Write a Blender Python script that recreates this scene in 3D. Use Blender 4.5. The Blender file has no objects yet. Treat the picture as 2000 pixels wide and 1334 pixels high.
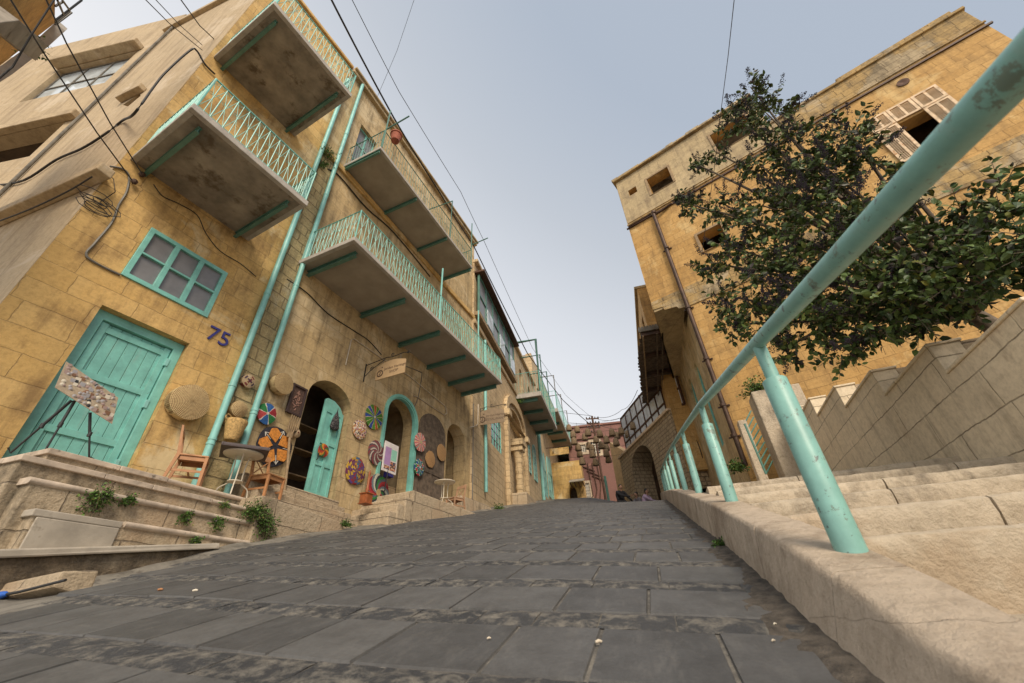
import bpy, bmesh, math, random
import numpy as np
from mathutils import Matrix, Vector
from mathutils.geometry import tessellate_polygon
random.seed(7)
R_ = math.radians
SC = bpy.context.scene
COL = SC.collection

# ---------------------------------------------------------------- camera, world, sun, exposure
F = 800.0; PX, PY = 1000.0, 667.0
_p, _r = R_(33.8), R_(-2.96)
_f = np.array([0, math.cos(_p), math.sin(_p)]); _u = np.array([0, -math.sin(_p), math.cos(_p)]); _x = np.array([1., 0, 0])
CX = _x*math.cos(_r) + _u*math.sin(_r); CU = -_x*math.sin(_r) + _u*math.cos(_r)
cd = bpy.data.cameras.new('camera'); cam = bpy.data.objects.new('camera', cd); COL.objects.link(cam)
cd.sensor_width = 36; cd.lens = 36*F/2000; cd.clip_start = .05; cd.clip_end = 2000
m = Matrix.Identity(4)
for i in range(3):
    m[i][0] = CX[i]; m[i][1] = CU[i]; m[i][2] = -_f[i]
cam.matrix_world = m
cd.dof.use_dof = True; cd.dof.focus_distance = 8; cd.dof.aperture_fstop = 3.5
SC.camera = cam

SUN_AZ, SUN_EL = 168.0, 42.0          # veiled sun, behind the camera
HAZE = 3.5
w = bpy.data.worlds.new('World'); SC.world = w; w.use_nodes = True
nt = w.node_tree; bg = nt.nodes['Background']
sky = nt.nodes.new('ShaderNodeTexSky'); sky.sky_type = 'NISHITA'; sky.sun_disc = False
sky.sun_elevation = R_(SUN_EL); sky.sun_rotation = R_(SUN_AZ); sky.dust_density = 3.0; sky.air_density = 1.0; sky.ozone_density = 2.5
# thin high haze over the clear sky: paler towards the horizon and towards the left
tc = nt.nodes.new('ShaderNodeTexCoord'); sx = nt.nodes.new('ShaderNodeSeparateXYZ'); nt.links.new(tc.outputs['Generated'], sx.inputs[0])
def wm(op, a, b):
    n = nt.nodes.new('ShaderNodeMath'); n.operation = op
    for i, v in enumerate((a, b)):
        if isinstance(v, (int, float)): n.inputs[i].default_value = v
        else: nt.links.new(v, n.inputs[i])
    return n.outputs[0]
rp = nt.nodes.new('ShaderNodeValToRGB'); cr = rp.color_ramp
hz = wm('SUBTRACT', sx.outputs[2], wm('MULTIPLY', sx.outputs[0], -.5))
cr.elements[0].position = 0.0; cr.elements[0].color = (1.12, 1.11, 1.09, 1); cr.elements[1].position = 1.0; cr.elements[1].color = (.46, .52, .61, 1)
for p_, c_ in ((.30, (1.0, .99, .99, 1)), (.62, (.76, .785, .83, 1)), (.82, (.58, .62, .68, 1))):
    e_ = cr.elements.new(p_); e_.color = c_
nt.links.new(hz, rp.inputs[0])
sc_ = nt.nodes.new('ShaderNodeVectorMath'); sc_.operation = 'SCALE'; sc_.inputs['Scale'].default_value = HAZE; nt.links.new(rp.outputs[0], sc_.inputs[0])
mx_ = nt.nodes.new('ShaderNodeMix'); mx_.data_type = 'RGBA'; mx_.inputs[0].default_value = .96
nt.links.new(sky.outputs[0], mx_.inputs[6]); nt.links.new(sc_.outputs[0], mx_.inputs[7])
nt.links.new(mx_.outputs[2], bg.inputs[0]); bg.inputs[1].default_value = .15
sd = bpy.data.lights.new('sun', 'SUN'); sd.energy = 1.9; sd.angle = R_(24); sd.color = (1, .86, .68)
so = bpy.data.objects.new('sun', sd); COL.objects.link(so)
sv = Vector((math.sin(R_(SUN_AZ))*math.cos(R_(SUN_EL)), math.cos(R_(SUN_AZ))*math.cos(R_(SUN_EL)), math.sin(R_(SUN_EL))))
so.rotation_euler = sv.to_track_quat('Z', 'Y').to_euler()
SC.view_settings.view_transform = 'Standard'; SC.view_settings.look = 'None'; SC.view_settings.gamma = 1
SC.view_settings.exposure = .90
SC.cycles.max_bounces = 6; SC.cycles.diffuse_bounces = 4

# ---------------------------------------------------------------- frames: vertical planes measured from the photo's vanishing points
def ray(x, y): return CX*(x-PX) - CU*(y-PY) + _f*F
def azv(a): return np.array([math.sin(R_(a)), math.cos(R_(a)), 0.])
class Frame:
    """vertical plane; u runs along it, o stands out of it towards the viewer's side (sg), z up"""
    def __init__(s, a, D=None, p0=None, sg=0):
        s.d = azv(a); s.n = np.array([-s.d[1], s.d[0], 0.]); s.D = D if D is not None else float(s.n @ np.array(p0)); s.sg = sg or (-1 if s.D > -1e-9 else 1)
    def M(s, base=(0, 0, 0)):
        p = s.w(*base); m = Matrix.Identity(4)
        for i in range(3): m[i][0] = s.d[i]; m[i][1] = s.n[i]; m[i][3] = p[i]
        return m
    def w(s, u, o, z): return s.d*u + s.n*(s.D + s.sg*o) + np.array([0, 0, z])
    def loc(s, p): return (float(p @ s.d), float(s.sg*(p @ s.n - s.D)), float(p[2]))
    def at(s, x, y, o=0.): v = ray(x, y); return s.loc(v*((s.D+s.sg*o)/(s.n @ v)))
    def uz(s, x, y, o=0.): q = s.at(x, y, o); return (q[0], q[2])
    def atu(s, x, y, u): v = ray(x, y); return s.loc(v*(u/(s.d @ v)))
    def atz(s, x, y, z): v = ray(x, y); return s.loc(v*(z/v[2]))
    def P(s, x, y, o=0.): v = ray(x, y); return v*((s.D+s.sg*o)/(s.n @ v))
def far(x, y, dist): v = ray(x, y); return v*dist/math.hypot(v[0], v[1])
A = Frame(26.5, 8.0); JP = A.P(497, 640)
B = Frame(22.4, p0=JP); C = Frame(13, p0=B.P(930, 900))
S = Frame(17, 0.0)                          # the street: u = along, o = to the right
RF = Frame(-52.3, -13.575, sg=1)            # front of the house on the right
WL = Frame(20, -3.0, sg=1)                  # retaining wall right of the stairs
S1 = Frame(-73, p0=A.P(145, 420)); S2 = Frame(-82, p0=S1.P(157, 227))
G = Frame(90, 0.0, sg=1)                    # world axes: u = x, o = y

# ---------------------------------------------------------------- materials
def mat(name, rough=.8, metal=0.):
    m = bpy.data.materials.new(name); m.use_nodes = True; b = m.node_tree.nodes['Principled BSDF']
    b.inputs['Roughness'].default_value = rough; b.inputs['Metallic'].default_value = metal
    return m, m.node_tree, b
def N(nt, t, **k):
    n = nt.nodes.new(t)
    for a, v in k.items():
        if hasattr(n, a): setattr(n, a, v)
        else: n.inputs[a.replace('_', ' ')].default_value = v
    return n
def c4(c): return (c[0], c[1], c[2], 1)
def mixc(nt, f, a, b, mode='MIX'):
    n = nt.nodes.new('ShaderNodeMix'); n.data_type = 'RGBA'; n.blend_type = mode
    for i, v in ((0, f), (6, a), (7, b)):
        if hasattr(v, 'links') or hasattr(v, 'is_linked'): nt.links.new(v, n.inputs[i])
        elif i == 0: n.inputs[0].default_value = v
        else: n.inputs[i].default_value = c4(v)
    return n.outputs[2]
def math_(nt, op, a, b=None, c=None):
    n = nt.nodes.new('ShaderNodeMath'); n.operation = op
    for i, v in enumerate((a, b, c)):
        if v is None: continue
        if isinstance(v, (int, float)): n.inputs[i].default_value = v
        else: nt.links.new(v, n.inputs[i])
    return n.outputs[0]
def ramp(nt, fac, stops, interp='LINEAR'):
    n = nt.nodes.new('ShaderNodeValToRGB'); r = n.color_ramp; r.interpolation = interp
    while len(r.elements) < len(stops): r.elements.new(.5)
    for e, (p, c) in zip(r.elements, stops): e.position = p; e.color = c4(c) if len(c) == 3 else c
    nt.links.new(fac, n.inputs[0]); return n.outputs[0]
def noise(nt, vec, scale, detail=5, rough=.6, dist=0.):
    n = nt.nodes.new('ShaderNodeTexNoise'); n.inputs['Scale'].default_value = scale; n.inputs['Detail'].default_value = detail
    n.inputs['Roughness'].default_value = rough; n.inputs['Distortion'].default_value = dist
    nt.links.new(vec, n.inputs['Vector']); return n.outputs['Fac']
def mapping(nt, vec, scale=(1, 1, 1), loc=(0, 0, 0)):
    n = nt.nodes.new('ShaderNodeMapping'); n.inputs['Scale'].default_value = scale; n.inputs['Location'].default_value = loc
    nt.links.new(vec, n.inputs['Vector']); return n.outputs[0]
def bump(nt, b, h, strength=.5, dist=.02):
    n = nt.nodes.new('ShaderNodeBump'); n.inputs['Strength'].default_value = strength; n.inputs['Distance'].default_value = dist
    nt.links.new(h, n.inputs['Height']); nt.links.new(n.outputs[0], b.inputs['Normal'])
def objco(nt):
    return nt.nodes.new('ShaderNodeTexCoord').outputs['Object']
def simple(name, col, rough=.7, metal=0., var=.15, scale=6, bmp=.15, spots=None):
    m, nt, b = mat(name, rough, metal); co = objco(nt)
    n = noise(nt, co, scale, 6)
    d = tuple(c*(1-var) for c in col); l = tuple(min(1, c*(1+var)) for c in col)
    o = ramp(nt, n, [(.3, d), (.7, l)])
    if spots:
        s = noise(nt, co, spots[1], 4, .7); o = mixc(nt, ramp(nt, s, [(spots[2]-.02, (0, 0, 0)), (spots[2]+.08, (.9, .9, .9))]), o, spots[0])
    nt.links.new(o, b.inputs['Base Color'])
    if bmp: bump(nt, b, noise(nt, co, scale*6, 4), bmp, .01)
    return m
def stone(name, c1, c2, mort, w=.55, h=.3, msize=.012, grime=(.2, .15, .1), gr_amt=.5, gr_lo=.52, patch=None, pt=.56, bmp=.6, rough_face=.35, streak=.4, offs=(0, 0), mort_mix=.8):
    """coursed ashlar in metres on object coordinates (x+y, z) with worn joints, per-stone tone, stains and streaks"""
    m, nt, b = mat(name, .88); co = objco(nt)
    sx = nt.nodes.new('ShaderNodeSeparateXYZ'); nt.links.new(co, sx.inputs[0])
    wob = noise(nt, co, 1.3, 3); wob2 = noise(nt, mapping(nt, co, loc=(7, 3, 5)), 1.1, 3)
    fine = noise(nt, co, 9, 4, .6)
    X = math_(nt, 'ADD', sx.outputs[0], sx.outputs[1]); X = math_(nt, 'ADD', X, math_(nt, 'MULTIPLY', wob, .10)); X = math_(nt, 'ADD', X, math_(nt, 'MULTIPLY', fine, .035))
    Z = math_(nt, 'ADD', sx.outputs[2], math_(nt, 'MULTIPLY', wob2, .07)); Z = math_(nt, 'ADD', Z, math_(nt, 'MULTIPLY', fine, .028))
    cb = nt.nodes.new('ShaderNodeCombineXYZ'); nt.links.new(math_(nt, 'ADD', X, offs[0]), cb.inputs[0]); nt.links.new(math_(nt, 'ADD', Z, offs[1]), cb.inputs[1])
    br = nt.nodes.new('ShaderNodeTexBrick'); nt.links.new(cb.outputs[0], br.inputs['Vector'])
    for k, v in (('Scale', 1.), ('Mortar Size', msize), ('Mortar Smooth', .6), ('Bias', 0.), ('Brick Width', w), ('Row Height', h)): br.inputs[k].default_value = v
    br.offset = .43; br.squash = .75; br.squash_frequency = 3
    br.inputs['Color1'].default_value = c4(c1); br.inputs['Color2'].default_value = c4(c2)
    br.inputs['Mortar'].default_value = c4(tuple(.5*(x+y) for x, y in zip(c1, c2)))
    col = br.outputs['Color']
    # second, differently sized tone variation
    n1 = noise(nt, co, .7, 6, .65); col = mixc(nt, .42, col, ramp(nt, n1, [(.3, tuple(x*.62 for x in c1)), (.52, c1), (.72, tuple(min(1, x*1.28) for x in c2))]), 'MIX')
    n2 = noise(nt, co, 14, 6, .75); col = mixc(nt, .55, col, ramp(nt, n2, [(.3, (.55, .52, .48)), (.55, (1, 1, 1)), (.8, (1.15, 1.15, 1.15))]), 'MULTIPLY')
    if patch:
        n3 = noise(nt, mapping(nt, co, loc=(11, 2, 4)), .55, 6, .7, .6); col = mixc(nt, ramp(nt, n3, [(pt, (0, 0, 0)), (pt+.07, (.85, .85, .85))]), col, patch)
    mf = math_(nt, 'MULTIPLY', br.outputs['Fac'], ramp(nt, noise(nt, co, 1.7, 5), [(.35, (.35, .35, .35)), (.55, (1, 1, 1))]))
    col = mixc(nt, math_(nt, 'MULTIPLY', mf, mort_mix), col, mort)
    st = noise(nt, mapping(nt, co, (2.6, 2.6, .28)), 1.6, 6, .7); g = noise(nt, mapping(nt, co, loc=(3, 9, 1)), 1.1, 8, .75)
    gg = math_(nt, 'ADD', math_(nt, 'MULTIPLY', st, streak), math_(nt, 'MULTIPLY', g, 1-streak))
    col = mixc(nt, math_(nt, 'MULTIPLY', ramp(nt, gg, [(gr_lo, (0, 0, 0)), (gr_lo+.14, (1, 1, 1))]), gr_amt), col, grime)
    nt.links.new(col, b.inputs['Base Color'])
    hgt = math_(nt, 'SUBTRACT', math_(nt, 'MULTIPLY', noise(nt, co, 22, 8, .7), rough_face), math_(nt, 'MULTIPLY', br.outputs['Fac'], .8))
    hgt = math_(nt, 'ADD', hgt, math_(nt, 'MULTIPLY', noise(nt, co, 4, 4, .6), .5))
    sr = nt.nodes.new('ShaderNodeSeparateColor'); nt.links.new(br.outputs['Color'], sr.inputs[0]); hgt = math_(nt, 'ADD', hgt, math_(nt, 'MULTIPLY', sr.outputs[0], 4.))
    bump(nt, b, hgt, bmp, .03)
    return m
M = {}
M['stoneA'] = stone('warm_ochre_ashlar', (.68, .455, .18), (.54, .33, .10), (.33, .215, .10), .80, .36, .008, (.19, .11, .045), .75, .478, patch=(.66, .53, .31), pt=.55, bmp=.7, mort_mix=.5)
M['stoneB'] = stone('pale_worn_facade', (.58, .435, .235), (.46, .33, .16), (.27, .19, .105), .6, .33, .011, (.16, .115, .06), .8, .478, patch=(.62, .50, .31), pt=.52, bmp=.6, streak=.5, mort_mix=.4)
M['stoneQ'] = stone('mossy_rough_stone', (.56, .44, .23), (.42, .32, .16), (.22, .17, .09), .5, .30, .015, (.15, .13, .07), .7, .50, patch=(.50, .43, .29), pt=.56, bmp=1.3, rough_face=1.1)
M['stoneC'] = stone('tan_ashlar', (.54, .40, .23), (.66, .51, .31), (.2, .14, .085), .5, .3, .014, (.16, .11, .06), .65, .51, patch=(.58, .46, .29), pt=.57, bmp=.7)
M['stoneR'] = stone('orange_sandstone', (.60, .37, .135), (.44, .25, .075), (.28, .165, .06), .62, .29, .007, (.22, .13, .05), .7, .478, patch=(.64, .45, .20), pt=.57, bmp=.7)
M['stoneRs'] = stone('weathered_plaster', (.47, .36, .20), (.52, .41, .24), (.34, .26, .15), .9, .5, .006, (.19, .14, .09), .75, .47, bmp=.8)
M['rubble'] = stone('rough_field_stone', (.56, .43, .27), (.42, .31, .19), (.17, .125, .08), .34, .2, .03, (.13, .1, .06), .5, .5, bmp=1.2, rough_face=1.2)
M['limestone'] = stone('cream_limestone', (.54, .43, .295), (.44, .34, .225), (.16, .12, .085), 1.1, .46, .010, (.10, .08, .055), .85, .53, patch=(.46, .34, .22), pt=.56, bmp=1., rough_face=1.3)
M['limestep'] = stone('pitted_cream_limestone', (.57, .48, .36), (.50, .41, .30), (.5, .42, .3), 3, 3, .001, (.11, .09, .065), .85, .50, patch=(.50, .39, .27), pt=.58, bmp=.8, rough_face=1.2)
M['riser'] = stone('mossy_limestone_riser', (.56, .45, .31), (.46, .36, .24), (.14, .11, .08), 1.1, .46, .010, (.085, .07, .045), .9, .475, patch=(.46, .34, .22), pt=.56, bmp=1., rough_face=1.3, streak=.35)
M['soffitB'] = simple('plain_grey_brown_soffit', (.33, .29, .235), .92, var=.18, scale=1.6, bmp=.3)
M['slab'] = stone('beige_slab_cladding', (.76, .65, .48), (.68, .57, .41), (.15, .115, .07), 1.25, .366, .009, (.19, .145, .1), .55, .52, patch=(.36, .26, .17), pt=.55, bmp=.35, streak=.75)
M['coping'] = simple('worn_pink_coping', (.50, .41, .32), .75, var=.3, scale=5, bmp=.5, spots=((.13, .11, .09), 9, .63))
M['stoneRw'] = stone('stained_sandstone', (.50, .34, .14), (.40, .26, .10), (.2, .13, .06), .62, .29, .01, (.13, .10, .06), .85, .46, patch=(.46, .37, .24), pt=.50, bmp=1., rough_face=.8)
M['plaster'] = stone('beige_render', (.50, .39, .25), (.44, .335, .20), (.40, .31, .2), 2, 2, .001, (.24, .17, .10), .7, .485, patch=(.55, .45, .32), pt=.56, bmp=.55, rough_face=.5, streak=.7)
M['plaster_dark'] = simple('brown_ledge_render', (.28, .19, .10), .9, var=.25, scale=4, bmp=.3)
M['red'] = stone('pink_red_render', (.235, .12, .10), (.20, .10, .08), (.28, .15, .11), 2, 2, .001, (.2, .1, .08), .5, .52, patch=(.40, .2, .15), pt=.56, bmp=.4, streak=.7)
M['redtrim'] = simple('cream_window_surround', (.52, .42, .30), .85, var=.25, scale=6)
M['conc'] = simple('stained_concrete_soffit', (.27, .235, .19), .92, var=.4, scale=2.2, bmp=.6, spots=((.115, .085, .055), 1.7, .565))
M['footing'] = stone('mud_stained_footing', (.42, .33, .22), (.34, .26, .17), (.34, .26, .17), 3, 3, .001, (.085, .065, .045), .9, .465, patch=(.47, .39, .28), pt=.56, bmp=1.5, rough_face=2., streak=.2)
M['greyslab'] = simple('smooth_grey_slab', (.40, .355, .29), .85, var=.22, scale=3, bmp=.3, spots=((.17, .14, .10), 3, .62))
M['dirt'] = simple('gutter_grit', (.085, .07, .055), .95, var=.6, scale=18, bmp=1.)
M['concedge'] = simple('grey_concrete_edge', (.40, .37, .33), .9, var=.2, scale=5, bmp=.5)
M['cement'] = simple('grey_cement', (.165, .15, .125), .9, var=.45, scale=3, bmp=.9, spots=((.10, .088, .072), 5, .55))
def teal(name, c, rust=.68):
    m, nt, b = mat(name, .42); co = objco(nt)
    o = ramp(nt, noise(nt, co, 3, 7, .7), [(.3, tuple(x*.74 for x in c)), (.7, tuple(min(1, x*1.18) for x in c))])
    o = mixc(nt, ramp(nt, noise(nt, co, 7, 8, .8), [(rust-.035, (0, 0, 0)), (rust-.02, (.75, .75, .75))]), o, (.14, .16, .12))
    o = mixc(nt, ramp(nt, noise(nt, co, 22, 5, .7), [(rust, (0, 0, 0)), (rust+.03, (.9, .9, .9))]), o, (.10, .13, .12))
    o = mixc(nt, ramp(nt, noise(nt, mapping(nt, co, (6, 6, 1)), 2.5, 6, .7), [(.56, (0, 0, 0)), (.72, (.35, .35, .35))]), o, (.32, .40, .36))
    nt.links.new(o, b.inputs['Base Color']); bump(nt, b, noise(nt, co, 40, 4), .12, .005); return m
M['teal'] = teal('turquoise_paint', (.205, .52, .455)); M['tealD'] = teal('dull_shaded_turquoise_paint', (.085, .205, .165), .66)  # tealD: shade under the balconies put into the beams' turquoise
M['tealP'] = teal('pale_turquoise_paint', (.25, .56, .52), .70)
M['tealr'] = teal('chipped_turquoise_rail_paint', (.225, .45, .40), .615)
M['wood'] = simple('honey_brown_wood', (.38, .17, .065), .5, var=.3, scale=9, bmp=.1)
M['wood2'] = simple('reddish_wood', (.30, .09, .03), .45, var=.3, scale=9, bmp=.1)
M['darkwood'] = simple('old_dark_timber', (.12, .09, .065), .9, var=.5, scale=7, bmp=.6)
M['oldwood'] = simple('weathered_timber', (.30, .21, .12), .85, var=.35, scale=9, bmp=.5)
M['brownmetal'] = simple('rusty_brown_metal', (.065, .035, .022), .55, .3, var=.6, scale=2.5, bmp=.3)
M['rust'] = simple('rusty_iron', (.09, .045, .028), .75, .2, var=.5, scale=8)
M['black'] = simple('black_metal', (.02, .02, .02), .45, var=.2)
M['cable'] = simple('black_rubber', (.025, .022, .02), .6, var=.2, bmp=0)
M['greycable'] = simple('grey_conduit', (.16, .15, .13), .6, var=.2, bmp=0)
M['white'] = simple('cream_painted_metal', (.62, .56, .45), .45, var=.12)
M['whitepipe'] = simple('white_plastic_conduit', (.55, .47, .36), .5, var=.2)
M['shutter'] = simple('peeling_white_shutter_paint', (.66, .50, .33), .75, var=.3, scale=6, bmp=.4, spots=((.42, .2, .07), 7, .6))
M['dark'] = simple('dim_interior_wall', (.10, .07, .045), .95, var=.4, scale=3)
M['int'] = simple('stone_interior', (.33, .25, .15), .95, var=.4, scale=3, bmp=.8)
M['blue'] = simple('violet_blue_paint', (.035, .035, .21), .5, var=.2)
M['signwood'] = simple('engraved_sign_board', (.42, .29, .16), .7, var=.12, scale=4)
M['ink'] = simple('dark_lettering', (.07, .04, .025), .7, var=.1, bmp=0)
M['straw'] = None
def glass(name, c=(.10, .11, .12), rough=.12):
    m, nt, b = mat(name, rough); co = objco(nt); nt.links.new(ramp(nt, noise(nt, co, 2.5, 3), [(.35, c), (.7, tuple(x*1.5 for x in c))]), b.inputs['Base Color'])
    b.inputs['Specular IOR Level'].default_value = .8; bump(nt, b, noise(nt, co, 2, 2), .05, .02); return m
M['glass'] = glass('window_glass'); M['glasspale'] = glass('curtained_glass', (.15, .145, .145), .3); M['glassfence'] = glass('frosted_glass_panel', (.50, .54, .60), .25)
M['glasssky'] = glass('sky_painted_glass', (.42, .47, .50), .08)  # reflected sky is painted in as a pale base colour
def woven(name, c1, c2, rings=14, spokes=60):
    m, nt, b = mat(name, .85); co = objco(nt); sx = nt.nodes.new('ShaderNodeSeparateXYZ'); nt.links.new(co, sx.inputs[0])
    r = math_(nt, 'POWER', math_(nt, 'ADD', math_(nt, 'MULTIPLY', sx.outputs[0], sx.outputs[0]), math_(nt, 'MULTIPLY', sx.outputs[2], sx.outputs[2])), .5)
    a = math_(nt, 'ARCTAN2', sx.outputs[2], sx.outputs[0])
    rr = math_(nt, 'SINE', math_(nt, 'MULTIPLY', r, rings*6.28/.3)); aa = math_(nt, 'SINE', math_(nt, 'MULTIPLY', a, spokes))
    h = math_(nt, 'ADD', math_(nt, 'MULTIPLY', rr, .7), math_(nt, 'MULTIPLY', aa, .3)); h = math_(nt, 'ADD', math_(nt, 'MULTIPLY', h, .4), math_(nt, 'MULTIPLY', noise(nt, co, 30, 4), .6))
    nt.links.new(ramp(nt, h, [(.0, c2), (.45, c1), (.8, tuple(min(1, x*1.2) for x in c1))]), b.inputs['Base Color']); bump(nt, b, h, 1., .01); return m
M['straw'] = woven('coiled_straw', (.58, .43, .22), (.22, .13, .05)); M['straw2'] = woven('woven_tan_straw', (.50, .30, .13), (.2, .1, .04), 9, 40)
def polar(name, cols, n, swirl=0., line=None, radial=0., rough=.8, hub=None, rings=None):
    """woven pattern in sectors round the object's own centre"""
    m, nt, b = mat(name, rough); co = objco(nt); sx = nt.nodes.new('ShaderNodeSeparateXYZ'); nt.links.new(co, sx.inputs[0])
    r = math_(nt, 'POWER', math_(nt, 'ADD', math_(nt, 'MULTIPLY', sx.outputs[0], sx.outputs[0]), math_(nt, 'MULTIPLY', sx.outputs[2], sx.outputs[2])), .5)
    a = math_(nt, 'DIVIDE', math_(nt, 'ARCTAN2', sx.outputs[2], sx.outputs[0]), 6.28319)
    q = math_(nt, 'ADD', a, math_(nt, 'MULTIPLY', r, swirl)); q = math_(nt, 'ADD', q, math_(nt, 'MULTIPLY', noise(nt, co, 14, 3), .04))
    if radial: q = math_(nt, 'ADD', q, math_(nt, 'MULTIPLY', math_(nt, 'FLOOR', math_(nt, 'MULTIPLY', r, radial)), .37))
    k = len(cols); fr = math_(nt, 'FRACT', math_(nt, 'MULTIPLY', q, n/k))
    o = ramp(nt, fr, [(i/k, c) for i, c in enumerate(cols)], 'CONSTANT')
    if line:
        f2 = math_(nt, 'FRACT', math_(nt, 'MULTIPLY', q, n)); o = mixc(nt, math_(nt, 'LESS_THAN', f2, line[1]), o, line[0])
    if rings: o = mixc(nt, math_(nt, 'GREATER_THAN', math_(nt, 'SINE', math_(nt, 'MULTIPLY', r, rings[1])), rings[2]), o, rings[0])
    if hub: o = mixc(nt, math_(nt, 'LESS_THAN', r, hub[1]), o, hub[0])
    o = mixc(nt, .8, o, ramp(nt, noise(nt, co, 45, 4, .7), [(.3, (.45, .45, .45)), (.65, (1.1, 1.1, 1.1))]), 'MULTIPLY')
    nt.links.new(o, b.inputs['Base Color']); bump(nt, b, noise(nt, co, 60, 3), .6, .01); return m
def speck(name, cols, scale=40):
    m, nt, b = mat(name, .85); co = objco(nt); v = nt.nodes.new('ShaderNodeTexVoronoi'); v.inputs['Scale'].default_value = scale; nt.links.new(co, v.inputs['Vector'])
    sx = nt.nodes.new('ShaderNodeSeparateColor'); nt.links.new(v.outputs['Color'], sx.inputs[0])
    nt.links.new(ramp(nt, sx.outputs[0], [(i/len(cols), c) for i, c in enumerate(cols)], 'CONSTANT'), b.inputs['Base Color']); bump(nt, b, v.outputs['Distance'], .8, .01); return m
def leafmat(name, c, c2):
    m, nt, b = mat(name, .5); b.inputs['Specular IOR Level'].default_value = .3; g = nt.nodes.new('ShaderNodeNewGeometry')
    o = ramp(nt, g.outputs['Random Per Island'], [(0, c), (.12, (.035, .022, .024)), (.16, c), (.6, c2), (.9, tuple(min(1, x*1.5) for x in c2)), (1, (.16, .15, .03))]); nt.links.new(o, b.inputs['Base Color'])
    b.inputs['Transmission Weight'].default_value = 0.; return m
M['leaf'] = leafmat('glossy_dark_leaf', (.024, .045, .012), (.072, .108, .028)); M['berry'] = simple('dark_purple_berry', (.022, .014, .026), .6, var=.4, bmp=0)
M['weed'] = leafmat('green_weed_leaf', (.03, .08, .012), (.08, .15, .03)); M['dryweed'] = simple('dry_stems', (.10, .08, .04), .9)
M['bark'] = simple('grey_brown_bark', (.13, .10, .07), .9, var=.4, scale=12, bmp=.7)
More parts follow.
